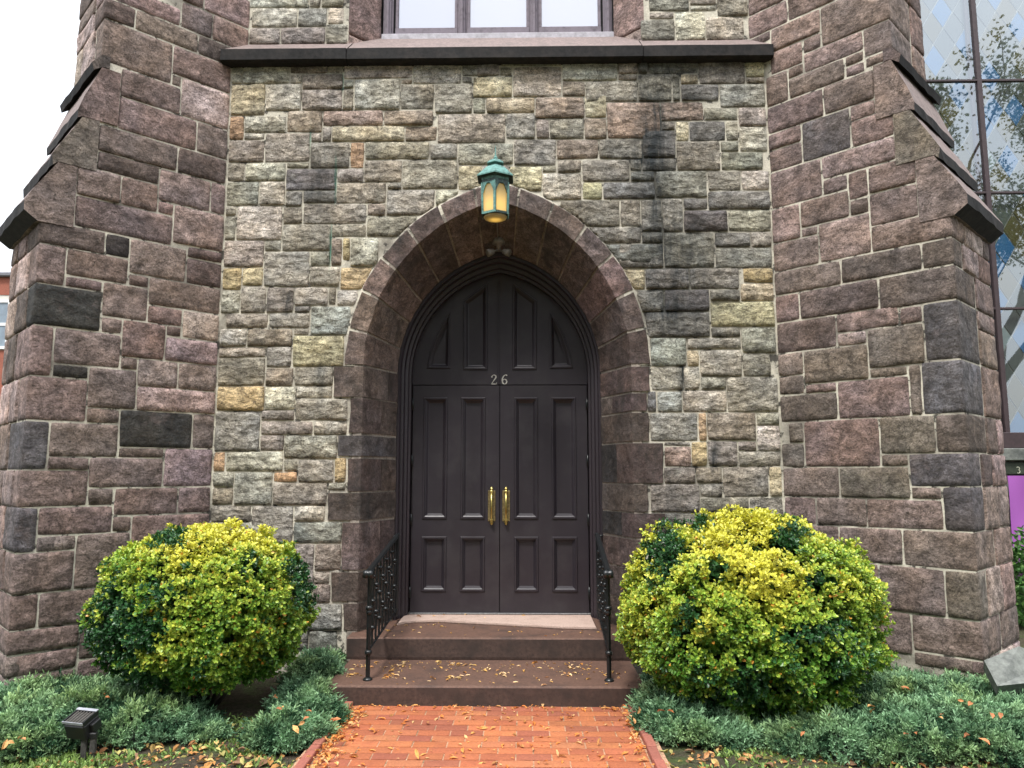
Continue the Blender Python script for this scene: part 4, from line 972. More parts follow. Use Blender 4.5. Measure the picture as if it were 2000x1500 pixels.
# sign strip and banner below
sg = thing('sign_board', (npx(1985, 912)[0], NY-.07, npx(1985, 912)[1]), 'dark green notice strip with a small pale figure 3, right above the purple banner', 'sign')
zq0, zq1 = npx(1985, 926)[1], npx(1985, 903)[1]; xq = npx(1966, 912)[0]-.15
m = MB(); m.box((xq, NY-.075, zq0), (xq+1.6, NY-.04, zq1), .003); m.build('board', simple('dark_green_board', (.03,.04,.025), .6, nscale=30, var=.4), sg)
M_PALE = simple('pale_lettering', (.45,.46,.36), .6, nscale=90, var=.2, bump=0)
def ribbon(pts, w, y, th=.003):
    m = MB(); vs_ = []; n_ = len(pts)
    for i in range(n_):
        p = Vector(pts[i]); d_ = (Vector(pts[min(i+1, n_-1)])-Vector(pts[max(i-1, 0)])).normalized(); q = Vector((-d_.y, d_.x))*w/2
        for v in (p+q, p-q): vs_ += [(v.x, y, v.y), (v.x, y+th, v.y)]
    fs_ = []
    for i in range(n_-1):
        a = i*4; fs_ += [(a, a+4, a+6, a+2), (a+1, a+3, a+7, a+5), (a, a+1, a+5, a+4), (a+2, a+6, a+7, a+3)]
    return m.add(vs_, fs_)
c3 = npx(1980, 918); r3 = .017
p3 = [(c3[0]+r3*math.cos(t), c3[1]+.018+r3*math.sin(t)) for t in [math.radians(a) for a in range(150, -91, -30)]]+[(c3[0]+r3*1.1*math.cos(t), c3[1]-.018+r3*1.1*math.sin(t)) for t in [math.radians(a) for a in range(80, -151, -30)]]
ribbon(p3, .009, NY-.079).build('figure', M_PALE, sg)
ban = thing('banner', (npx(1985, 1000)[0], NY-.14, npx(1985, 1135)[1]), 'purple fabric banner with a white curved line, hanging under the leaded window', 'banner')
M_PURP = simple('purple_fabric', (.36,.10,.42), .7, nscale=200, var=.08, bump=.1); M_WHT = simple('white_print', (.85,.83,.86), .6, nscale=60, var=.04, bump=0)
bz0, bz1 = npx(1985, 1138)[1], npx(1985, 929)[1]; bx0 = npx(1966, 1000)[0]-.06
def banY(x, z): return NY-.14+.035*math.sin((x-bx0)*9+(z-bz1)*2.2)+.02*math.sin((x-bx0)*3-(z*5))
m = MB(); nxb, nzb = 40, 26; vs_ = []
for t_ in (0, .003):
    for k in range(nzb+1):
        for i in range(nxb+1):
            x = bx0+1.6*i/nxb; z = bz0+(bz1-bz0)*k/nzb; vs_.append((x, banY(x, z)+t_, z))
W_ = nxb+1; m.add(vs_, [(k*W_+i, k*W_+i+1, (k+1)*W_+i+1, (k+1)*W_+i) for k in range(nzb) for i in range(nxb)]+[tuple(W_*(nzb+1)+q for q in (k*W_+i, (k+1)*W_+i, (k+1)*W_+i+1, k*W_+i+1)) for k in range(nzb) for i in range(nxb)], True)
m.build('cloth', M_PURP, ban)
cc = npx(2040, 1035); rr = abs(npx(1996, 1035)[0]-cc[0]); m = MB(); vs_ = []; fs_ = []
for i in range(41):
    t = math.radians(80+200*i/40)
    for r_ in (rr, rr-.075): x = cc[0]+r_*math.cos(t); z = cc[1]+r_*math.sin(t); vs_.append((x, banY(x, z)-.004, z))
m.add(vs_, [(2*i, 2*i+1, 2*i+3, 2*i+2) for i in range(40)]); m.build('printed_curve', M_WHT, ban)

# ------------------------------------------------------------------ brick house far to the left
hs = thing('brick_house', (-21, 25, 0), 'distant red brick house with white sash window, seen past the left buttress', 'house')
hb = at(20, 575, 25); M_HB = simple('far_brick', (.30,.10,.065), .9, nscale=25, var=.25, bump=.3, dirt=(.2,.08,.06), dscale=5); M_HW = simple('cream_siding', (.55,.53,.48), .8, nscale=8, var=.06, bump=.1)
hx1 = hb.x+.8; zc = lambda y: at(10, y, 25).z
m = MB(); m.box((hx1-9, 25, -.1), (hx1, 32, zc(684))); m.box((hx1-9, 25, zc(576)), (hx1, 32, zc(541))); m.build('brick_wall', M_HB, hs)
m = MB(); m.box((hx1-9, 25.02, zc(684)), (hx1-.02, 31.9, zc(576))); m.build('siding', M_HW, hs)
m = MB(); m.box((hx1-9.1, 24.85, zc(541)), (hx1+.15, 32.1, zc(533)), .03); m.build('parapet', simple('slate_coping', (.16,.16,.18), .7), hs)
M_WHITE = simple('white_window_paint', (.75,.76,.76), .5, nscale=20, var=.05, bump=0); M_GLS = simple('far_window_glass', (.20,.25,.30), .08, nscale=3, var=.2, bump=0, spec=.9)
for wx in (at(10, 630, 25).x-.95, at(10, 630, 25).x-3.2):
    m = MB(); a, b_, c_, d_ = wx, wx+1.15, zc(682), zc(586)
    for q in (((a, 24.93, c_), (a+.1, 25, d_)), ((b_-.1, 24.93, c_), (b_, 25, d_)), ((a+.1, 24.93, c_), (b_-.1, 25, c_+.1)), ((a+.1, 24.93, d_-.1), (b_-.1, 25, d_)), ((a+.1, 24.945, (c_+d_)/2-.05), (b_-.1, 25, (c_+d_)/2+.05))): m.box(*q)
    f_ = m.build('window', M_WHITE, hs)
    for z0, z1 in ((c_+.1, (c_+d_)/2-.05), ((c_+d_)/2+.05, d_-.1)): m = MB(); m.box((a+.1, 24.97, z0), (b_-.1, 24.99, z1)); m.build('pane', M_GLS, f_)

# ------------------------------------------------------------------ lantern over the arch
LYc = WALL_Y-.36
lc = at(967.5, 385, LYc); lx = lc.x
lan = thing('hanging_lantern', (lx, LYc, lc.z), 'six-sided green copper lantern with amber glass over the point of the arch', 'lantern')
def lz(y): return at(967, y, LYc).z
R6 = abs(at(994, 385, LYc).x-at(941, 385, LYc).x)/2/.90
zt_, zb_ = lz(356), lz(423)
ROT = math.radians(30)
def hexp(r, z, k): t = ROT+k*PI/3; return Vector((lx+r*math.cos(t), LYc+r*math.sin(t), z))
m = MB(); zr = lz(350)
m.lathe([(R6*1.02, zt_-.005), (R6*1.04, zt_+.02), (R6*1.36, zt_+.022), (R6*1.36, zt_+.034), (R6*1.30, zt_+.038), (R6*.62, lz(328)), (R6*.50, lz(327)), (R6*.42, lz(325)), (R6*.40, lz(322)), (R6*.62, lz(321.5)), (R6*.60, lz(319)), (R6*.30, lz(313)), (R6*.12, lz(310.5)), (.020, lz(309)), (.010, lz(306)), (.006, lz(300)), (.002, lz(284))], (lx, LYc, 0), 6, smooth=False, rot=ROT)
m.build('roof', M_COPPER, lan)
m = MB(); m.lathe([(R6*1.34, zt_+.021), (R6*1.0, zt_+.012), (R6*1.0, zt_-.045), (R6*.94, zt_-.045), (R6*.94, zt_+.01)], (lx, LYc, 0), 6, smooth=False, rot=ROT); m.build('collar', M_COPPERD, lan)
m_amb, nt, b = mat_new('amber_glass'); b.inputs['Base Color'].default_value = (.40,.37,.28,1); b.inputs['Roughness'].default_value = .25
trn = node(nt, 'ShaderNodeBsdfTranslucent'); trn.inputs[0].default_value = (.85,.70,.34,1); ms = node(nt, 'ShaderNodeMixShader'); ms.inputs[0].default_value = .5
nt.links.new(b.outputs[0], ms.inputs[1]); nt.links.new(trn.outputs[0], ms.inputs[2]); nt.links.new(ms.outputs[0], nt.nodes['Material Output'].inputs[0])
rb = R6*.93
for k in range(6):
    a0, a1 = hexp(R6, zt_-.03, k), hexp(R6, zt_-.03, k+1); b0, b1 = hexp(rb, zb_, k), hexp(rb, zb_, k+1)
    m = MB(); m.tube([a0, b0], .0095, 6, smooth=False); m.build('corner_bar', M_COPPER, lan)
    # face: amber pane and an arched spandrel plate
    cen = (a0+a1)/2; nrm = Vector((cen.x-lx, cen.y-LYc, 0)).normalized()
    m = MB(); inn = -.006*nrm; m.add([b0+inn, b1+inn, a1+inn, a0+inn], [(0,1,2,3)]); m.build('glass_panel', m_amb, lan)
    H_ = (a0-b0).length; ar = []; 
    for i in range(13):
        t = i/12; u_ = .1+.8*t; 
        hh = 1-.03-.30*(abs(2*t-1)**2.2); ar.append((u_, hh))
    def PP(u_, v_, off): return (b0.lerp(b1, u_)).lerp(a0.lerp(a1, u_), v_)+nrm*off
    pts_ = [(0, 1), (0, .0), (.1, .0)]+[ar[0]]+ar+[(.9, 0), (1, 0), (1, 1)]
    m = MB(); lowp = [(u_, v_) for u_, v_ in ar]; vs_ = []; fs_ = []
    for i, (u_, v_) in enumerate(lowp): vs_ += [PP(u_, v_, .004), PP(u_, 1.0, .004), PP(u_, v_, -.004)]
    for i in range(12): fs_ += [(3*i, 3*i+3, 3*i+4, 3*i+1), (3*i, 3*i+2, 3*i+5, 3*i+3)]
    m.add(vs_, fs_)
    for ua, ub in ((0, .1), (.9, 1.)): m.add([PP(ua, 0, .004), PP(ub, 0, .004), PP(ub, 1, .004), PP(ua, 1, .004)], [(0,1,2,3)])
    m.add([PP(0, 0, .007), PP(1, 0, .007), PP(1, .07, .007), PP(0, .07, .007), PP(0, 0, -.007), PP(1, 0, -.007)], [(0,1,2,3), (0,4,5,1)])
    m.build('arched_tracery', M_COPPER if k % 2 else M_COPPERD, lan)
m = MB(); m.lathe([(rb*.98, zb_-.003), (rb*1.02, zb_+.012), (rb*.9, zb_+.012), (rb*.9, zb_-.003)], (lx, LYc, 0), 6, smooth=False, rot=ROT); m.build('bottom_rim', M_COPPERD, lan)
m = MB(); m.lathe([(rb*.86, zb_+.0), (rb*.80, zb_-.018), (rb*.6, zb_-.028), (rb*.2, zb_-.030)], (lx, LYc, 0), 12); m.build('bottom_glass', m_amb, lan)
m_glow_bulb, nt, b = mat_new('glow_bulb'); b.inputs['Base Color'].default_value = (1,.85,.5,1); b.inputs['Emission Color'].default_value = (1,.72,.28,1); b.inputs['Emission Strength'].default_value = .9  # emission added inside to brighten the lower amber glass
zm_ = zb_+(zt_-zb_)*.30; m = MB(); m.lathe([(.02, zm_-.10), (.072, zm_-.085), (.078, zm_-.02), (.074, zm_+.04), (.05, zm_+.075), (.01, zm_+.09)], (lx, LYc, 0), 12); m.build('added_glow_bulb', m_glow_bulb, lan)
m = MB(); zbk = lz(330)
m.tube([(lx, WALL_Y+.03, zbk-.03), (lx, WALL_Y-.1, zbk+.03), (lx, LYc+.05, zbk+.03), (lx, LYc, zbk-.005)], .013, 8); m.lathe([(.05, WALL_Y-.03), (.055, WALL_Y-.015), (.055, WALL_Y+.0)], (lx, 0, zbk-.03), 10, 'Y'); m.build('bracket', M_COPPERD, lan)

# ------------------------------------------------------------------ twin floodlight under the arch
def soffit_z(y): 
    t = (y-WALL_Y)/(SPL_Y-WALL_Y); a = A_IN+(A_SPL-A_IN)*t; AE = AEf(a); return ZS+math.sqrt((a+AE)**2-AE*AE)
fy = 6.62; fz = soffit_z(fy); fp_ = at(974, 482, fy); 
fl_ = thing('twin_floodlight', (ACX, fy, fz), 'small grey twin-headed floodlight fixed under the point of the arch, below the lantern', 'floodlight')
zf = min(fz-.005, fp_.z+.05); zf = fz-.003
m = MB(); m.lathe([(.060, zf+.03), (.060, zf-.016), (.054, zf-.020), (.026, zf-.030), (.016, zf-.085)], (fp_.x, fy, 0), 16); m.build('base', M_GRYFIX, fl_)
for s_ in (-1, 1):
    m = MB(); c0 = Vector((fp_.x+.008*s_, fy-.01, zf-.078)); c1 = Vector((fp_.x+.100*s_, fy-.05, zf-.118)); d_ = (c1-c0).normalized()
    m.tube([c0, c0.lerp(c1, .3), c0.lerp(c1, .4), c0.lerp(c1, .75), c1, c1+d_*.004], [.009, .009, .024, .034, .037, .030], 14); m.build('lamp_head', M_GRYFIX, fl_)
m = MB(); m.tube([(fp_.x-.01, WALL_Y+.0, soffit_z(WALL_Y)-.004), (fp_.x-.005, fy-.03, fz-.008)], .006, 6); m.build('conduit', M_GRYFIX, fl_)

# ------------------------------------------------------------------ handrails
def handrail(side, px_post, px_end, label):
    p0 = ground(px_post[0], px_post[2], S1Z); ztop_ = at(px_post[0], px_post[1], p0.y).z
    X = p0.x; Ye = SPL_Y-.03; X1 = at(px_end[0], px_end[1], Ye).x; zte = at(px_end[0], px_end[1], Ye).z
    root = thing('handrail', (X, p0.y, S1Z), label, 'handrail', 'iron handrails beside the steps')
    def Q(t, z): return Vector((X+(X1-X)*t, p0.y+(Ye-p0.y)*t, z))
    zt0, zt1 = ztop_-.02, zte-.01; zb0_, zb1_ = S1Z+.20, S1Z+.20+(zt1-zt0)
    zb1_ = S2Z+.10
    m = MB(); m.tube([Q(0, S1Z), Q(0, S1Z+.25), Q(0, zt0-.01)], .016, 4, smooth=False)
    for z, r in ((S1Z+.19, .026), (S1Z+.50, .028), (S1Z+.47, .022), (zt0-.04, .022)): m.lathe([(.014, z-.018), (r, z-.010), (r, z+.010), (.014, z+.018)], (Q(0, 0).x, Q(0, 0).y, 0), 10)
    m.lathe([(.035, S1Z), (.035, S1Z+.008), (.018, S1Z+.02)], (X, p0.y, 0), 10); m.build('post', M_IRON, root)
    m = MB(); a, b = Q(-.03, zt0-.003), Q(1, zt1); w = .024; th = .007
    n_ = 8
    for i in range(n_):
        p, q = a.lerp(b, i/n_), a.lerp(b, (i+1)/n_)
        m.add([p+Vector((-w, 0, -th)), p+Vector((w, 0, -th)), p+Vector((w*.6, 0, th)), p+Vector((-w*.6, 0, th)), q+Vector((-w, 0, -th)), q+Vector((w, 0, -th)), q+Vector((w*.6, 0, th)), q+Vector((-w*.6, 0, th))], [(0,1,5,4), (1,2,6,5), (2,3,7,6), (3,0,4,7)]+([(0,3,2,1)] if i == 0 else [])+([(4,5,6,7)] if i == n_-1 else []))
    m.build('top_rail', M_IRON, root)
    m = MB(); c = Q(-.045, zt0-.028); m.lathe([(.010, -.036), (.030, -.034), (.032, -.01), (.026, 0), (.032, .01), (.030, .034), (.010, .036)], c, 14, 'X'); m.build('scroll_end', M_IRON, root)
    m = MB(); m.tube([Q(0, zb0_), Q(1, zb1_)], .010, 4, smooth=False); m.build('bottom_rail', M_IRON, root)
    nb = 9
    for i in range(1, nb):
        t = i/nb; za = zb0_+(zb1_-zb0_)*t; zb_r = zt0+(zt1-zt0)*t-.006
        m = MB(); base = Q(t, 0); 
        segs = 14; pts_ = [Q(t, za+(zb_r-za)*k/segs)+Vector((.0025*math.sin(k*1.9+i), .0025*math.cos(k*1.9+i), 0)) for k in range(segs+1)]
        m.tube(pts_, .0085, 4, smooth=False)
        ks = (.22, .55, .86) if i % 2 else (.36, .70)
        for kf in ks:
            z = za+(zb_r-za)*kf; m.lathe([(.008, z-.016), (.019, z-.010), (.021, z), (.019, z+.010), (.008, z+.016)], (base.x, base.y, 0), 8)
            if i % 2 == 0: m.lathe([(.008, z-.040), (.014, z-.034), (.014, z-.026), (.008, z-.020)], (base.x, base.y, 0), 8)
        m.build('baluster', M_IRON, root)
    m = MB(); m.tube([Q(1, zb1_-.06), Q(1, zt1)], .012, 4, smooth=False); m.tube([Q(1, zt1-.02), Q(1, zt1-.02)+Vector((side*.12, .06, 0))], .009, 6); m.tube([Q(1, zb1_), Q(1, zb1_)+Vector((side*.12, .06, 0))], .009, 6); m.build('wall_bar', M_IRON, root)
handrail(-1, (718, 1106, 1328), (777, 1041), 'black wrought iron handrail at the left side of the church steps')
handrail(1, (1190, 1106, 1330), (1166, 1040), 'black wrought iron handrail at the right side of the church steps')

# ------------------------------------------------------------------ brick path
path = thing('brick_path', (-.28, 4.4, 0), 'terracotta brick path with leafy mossy joints, edged by bricks on edge, leading to the steps', 'path')
pL0, pR0 = ground(693, 1388, 0).x+.02, ground(1226, 1388, 0).x-.01; pL1, pR1 = ground(607, 1490, 0), ground(1268, 1490, 0)
print('path', pL0, pR0, pL1, pR1)
PX0, PX1 = (pL0+pL1.x)/2, (pR0+pR1.x)/2
m = MB(); m.box((PX0-.1, 2.6, -.05), (PX1+.1, 5.34, .0235)); m.build('sand_bed', M_SAND, path)
protos = []
for v in range(4):
    m = MB(); a, b, c = .0985, .0455, .030
    nx_, ny_ = 5, 3; vs_ = []
    for j in range(ny_+1):
        for i in range(nx_+1):
            x = -a+2*a*i/nx_; y = -b+2*b*j/ny_; e_ = i in (0, nx_) or j in (0, ny_)
            vs_.append((x+.0015*noise.noise(Vector((x*40, y*40, v*9))), y+.0015*noise.noise(Vector((x*40, y*40, v*9+5))), c-(.0035 if e_ else 0)+.0012*noise.noise(Vector((x*30, y*30, v*3)))))
    W_ = nx_+1; ring = [i for i in range(W_)]+[j*W_+nx_ for j in range(1, ny_+1)]+[ny_*W_+i for i in range(nx_-1, -1, -1)]+[j*W_ for j in range(ny_-1, 0, -1)]
    b0 = len(vs_); vs_ += [(vs_[r][0]*1.0, vs_[r][1]*1.0, 0.) for r in ring]; n_ = len(ring)
    m.add(vs_, [(j*W_+i, j*W_+i+1, (j+1)*W_+i+1, (j+1)*W_+i) for j in range(ny_) for i in range(nx_)]+[(ring[i], b0+i, b0+(i+1) % n_, ring[(i+1) % n_]) for i in range(n_)])
    o = m.build('brick', M_BRICK); protos.append(o.data); bpy.data.objects.remove(o)
BR = [(.39,.125,.048), (.43,.14,.055), (.35,.105,.045), (.40,.14,.06), (.29,.09,.048)]
rows_ = int((5.325-3.35)/.0965)
for r in range(rows_):
    y = 5.325-.0965*(r+.5); x = PX0-(.10 if r % 2 else 0)
    while x < PX1-.02:
        xa, xb = max(x, PX0), min(x+.2045, PX1)
        if xb-xa > .03:
            o = bpy.data.objects.new('brick', random.choice(protos)); COL.objects.link(o); o.parent = path
            o.location = Vector(((xa+xb)/2, y, random.uniform(-.0015, .0015)))-path.location; o.scale = ((xb-xa-.008)/.197, 1, 1)
            o.rotation_euler = (random.uniform(-.006, .006), random.uniform(-.006, .006), random.uniform(-.008, .008)); o.color = (*vary(random.choice(BR), .10), 1)
        x += .2045
for sx, X_ in ((-1, PX0-.035), (1, PX1+.035)):
    y = 5.32
    while y > 3.3:
        m = MB(); j_ = random.uniform(-.003, .003); m.box((X_-.028+j_, y-.2, -.03), (X_+.028+j_, y-.004, .058+j_), .004); m.build('edging_brick', M_BRICK, path, vary((.30,.10,.07), .12)); y -= .203
# ------------------------------------------------------------------ foliage helpers
def unit(a): return a/np.maximum(np.linalg.norm(a, axis=1, keepdims=True), 1e-9)
def leaf_geo(P, D, N, L, W, fold=.25, curl=.0):
    """P base points, D direction, N leaf normal; rhombic folded leaves: 6 points, 4 triangles"""
    S = unit(np.cross(D, N)); N2 = np.cross(S, D); L = L[:, None]; W = W[:, None]
    p0 = P; p1 = P+D*L*.45+S*W*.5+N2*W*fold; p2 = P+D*L*.98-N2*L*curl; p3 = P+D*L*.45-S*W*.5+N2*W*fold; p4 = P+D*L*.5
    p5 = P+D*L*.8+S*W*.36+N2*W*fold*.7; p6 = P+D*L*.8-S*W*.36+N2*W*fold*.7
    n = len(P); V = np.stack([p0, p1, p5, p2, p6, p3, p4], 1).reshape(-1, 3)
    b = np.arange(n)[:, None]*7
    F_ = np.concatenate([b+np.array([q]) for q in ([0,1,6], [1,5-3,6], [2,3,6], [3,4,6], [4,5,6], [5,0,6])], 1).reshape(-1, 3)
    return V, F_
def noise3(Pn, s, seed=0.): return np.array([noise.noise(Vector((p[0]*s+seed, p[1]*s, p[2]*s))) for p in Pn])
def shrub(label, c, rad, zbase, n, greens, hx, seed):
    root = thing('shrub', (c[0], c[1], 0), label, 'shrub', None)
    c = np.array(c); rad = np.array(rad); rng = np.random.default_rng(seed)
    d = unit(rng.normal(size=(n, 3))); d = d[(d[:, 1] < .55)]; n = len(d)
    lump = 1+.12*noise3(d, 2.3, seed)+.11*noise3(d, 5.5, seed+9)+.06*noise3(d, 12, seed+3)
    pn = 3.2; sup = (np.abs(d)**pn).sum(1)**(-1/pn); sup = .22*sup+.78        # squarer than an ellipsoid
    inner = rng.random(n)**2.0*.30
    gaps = noise3(d, 4.2, seed+31) > .33
    inner = np.where(gaps, inner+.12, inner)
    P = c+d*rad*(sup*lump*(1-inner))[:, None]
    keep = P[:, 2] > zbase+.05*np.abs(noise3(d, 6, 4)); P, d, inner = P[keep], d[keep], inner[keep]; n = len(P)
    nrm = unit(d/rad); up = np.array([0, 0, 1.])
    ax = unit(nrm*.9+up*.55+rng.normal(size=(n, 3))*.32)
    # where the old plain-green growth has taken over
    gs = np.zeros(n)
    px = (P-np.array([0, 0, CAM_H])); f_ = np.array(_f); r_ = np.array(_r); u_ = np.array(_u); zz = px@f_
    sx = 1000+FOC*(px@r_)/zz; sy = 750-FOC*(px@u_)/zz
    for (gx, gy, rx, ry, s_) in greens: gs = np.maximum(gs, s_*np.exp(-((sx-gx)/rx)**2-((sy-gy)/ry)**2))
    gs += .48*noise3(P, 5.5, seed+2)+.42*noise3(P, 14, seed+5)+.10*rng.normal(size=n); green = (gs > .5) | (inner > .20)
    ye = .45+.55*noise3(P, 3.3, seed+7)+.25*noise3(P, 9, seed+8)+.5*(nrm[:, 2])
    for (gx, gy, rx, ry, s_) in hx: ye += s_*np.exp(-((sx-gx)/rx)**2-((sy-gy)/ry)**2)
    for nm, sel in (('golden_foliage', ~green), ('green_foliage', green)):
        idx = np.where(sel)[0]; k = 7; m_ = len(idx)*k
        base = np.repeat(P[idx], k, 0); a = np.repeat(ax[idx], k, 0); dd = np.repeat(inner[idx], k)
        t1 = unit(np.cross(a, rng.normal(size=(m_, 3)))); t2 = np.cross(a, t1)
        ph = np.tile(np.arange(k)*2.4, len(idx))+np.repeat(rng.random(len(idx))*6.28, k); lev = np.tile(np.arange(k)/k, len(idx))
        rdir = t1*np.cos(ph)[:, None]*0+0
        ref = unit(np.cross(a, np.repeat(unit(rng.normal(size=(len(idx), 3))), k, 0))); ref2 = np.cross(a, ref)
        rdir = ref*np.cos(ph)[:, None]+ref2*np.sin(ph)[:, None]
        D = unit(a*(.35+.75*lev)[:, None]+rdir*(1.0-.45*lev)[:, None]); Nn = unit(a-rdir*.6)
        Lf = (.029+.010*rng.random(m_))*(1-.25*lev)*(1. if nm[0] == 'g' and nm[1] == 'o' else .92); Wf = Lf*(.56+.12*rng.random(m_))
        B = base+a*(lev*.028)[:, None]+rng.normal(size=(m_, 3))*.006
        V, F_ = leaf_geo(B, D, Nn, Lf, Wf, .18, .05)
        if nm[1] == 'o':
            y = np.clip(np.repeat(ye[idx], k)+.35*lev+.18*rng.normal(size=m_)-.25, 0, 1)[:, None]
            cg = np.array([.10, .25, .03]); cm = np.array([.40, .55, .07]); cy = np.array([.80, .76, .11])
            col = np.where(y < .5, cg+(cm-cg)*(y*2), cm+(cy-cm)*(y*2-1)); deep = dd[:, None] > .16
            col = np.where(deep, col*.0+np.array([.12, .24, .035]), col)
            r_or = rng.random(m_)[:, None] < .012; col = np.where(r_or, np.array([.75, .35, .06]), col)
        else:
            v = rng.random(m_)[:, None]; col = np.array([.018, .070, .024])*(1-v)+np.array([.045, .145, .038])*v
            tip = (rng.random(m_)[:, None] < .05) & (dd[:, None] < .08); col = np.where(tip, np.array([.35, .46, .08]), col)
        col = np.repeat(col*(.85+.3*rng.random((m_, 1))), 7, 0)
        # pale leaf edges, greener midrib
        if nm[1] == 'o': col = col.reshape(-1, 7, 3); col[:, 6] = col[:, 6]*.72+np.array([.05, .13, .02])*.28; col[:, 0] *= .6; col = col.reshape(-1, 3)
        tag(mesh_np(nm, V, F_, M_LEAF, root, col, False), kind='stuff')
    # woody frame: stems fanning from the base, and an inner leafy mass
    m = MB()
    for i in range(16):
        t = 2*PI*i/16+random.random()*.3; rr = random.uniform(.45, .8)
        e_ = Vector((c[0]+rad[0]*rr*math.cos(t), c[1]+rad[1]*rr*math.sin(t), c[2]+rad[2]*random.uniform(-.2, .6)))
        b_ = Vector((c[0]+.07*math.cos(t), c[1]+.07*math.sin(t), -.02)); mid = b_.lerp(e_, .5)+Vector((0, 0, -.08))
        m.tube([b_, mid, e_], [.018, .011, .004], 6)
        for q in range(3):
            s_ = mid.lerp(e_, random.random()*.8); m.tube([s_, s_+Vector((random.uniform(-.2, .2), random.uniform(-.2, .2), random.uniform(0, .25)))], [.006, .002], 5)
    m.build('stem', M_BARK, root)
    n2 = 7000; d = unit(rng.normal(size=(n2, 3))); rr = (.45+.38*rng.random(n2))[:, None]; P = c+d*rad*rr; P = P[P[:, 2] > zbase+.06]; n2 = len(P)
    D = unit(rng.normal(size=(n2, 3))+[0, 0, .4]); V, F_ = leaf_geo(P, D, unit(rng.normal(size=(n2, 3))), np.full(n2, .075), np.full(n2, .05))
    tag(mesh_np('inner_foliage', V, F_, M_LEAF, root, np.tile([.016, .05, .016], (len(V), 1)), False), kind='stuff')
    return root
BL = at(392, 1180, 5.25); BR_ = at(1477, 1185, 5.2)
shrub('shorter golden evergreen shrub with a dark green left flank, left of the steps', (BL.x+.01, 5.27, .69), (.70, .57, .53), .20, 12500,
      [(232, 1230, 78, 100, 1.15), (590, 1130, 36, 65, 1.2), (330, 1050, 50, 26, 1.), (300, 1160, 45, 45, .7), (280, 1330, 100, 40, .8), (480, 1090, 40, 20, .5), (520, 1290, 60, 30, .4), (370, 1150, 24, 40, .5)],
      [(430, 1040, 120, 30, .4), (330, 1080, 60, 30, .3)], 3)
shrub('larger round golden evergreen shrub brightest yellow at its top, right of the steps', (BR_.x-.045, 5.2, .67), (.83, .64, .635), .10, 15500,
      [(1300, 1080, 34, 70, 1.1), (1340, 1020, 70, 22, 1.1), (1345, 1210, 26, 55, .8), (1545, 1050, 28, 40, 1.1), (1590, 1240, 75, 36, .85), (1600, 1140, 25, 18, .9), (1450, 1340, 150, 40, .7), (1400, 1120, 20, 30, .7), (1680, 1300, 60, 50, .5)],
      [(1440, 1040, 70, 60, .8), (1500, 1130, 50, 40, .55), (1380, 1220, 25, 30, .6), (1480, 1080, 60, 30, .5)], 5)

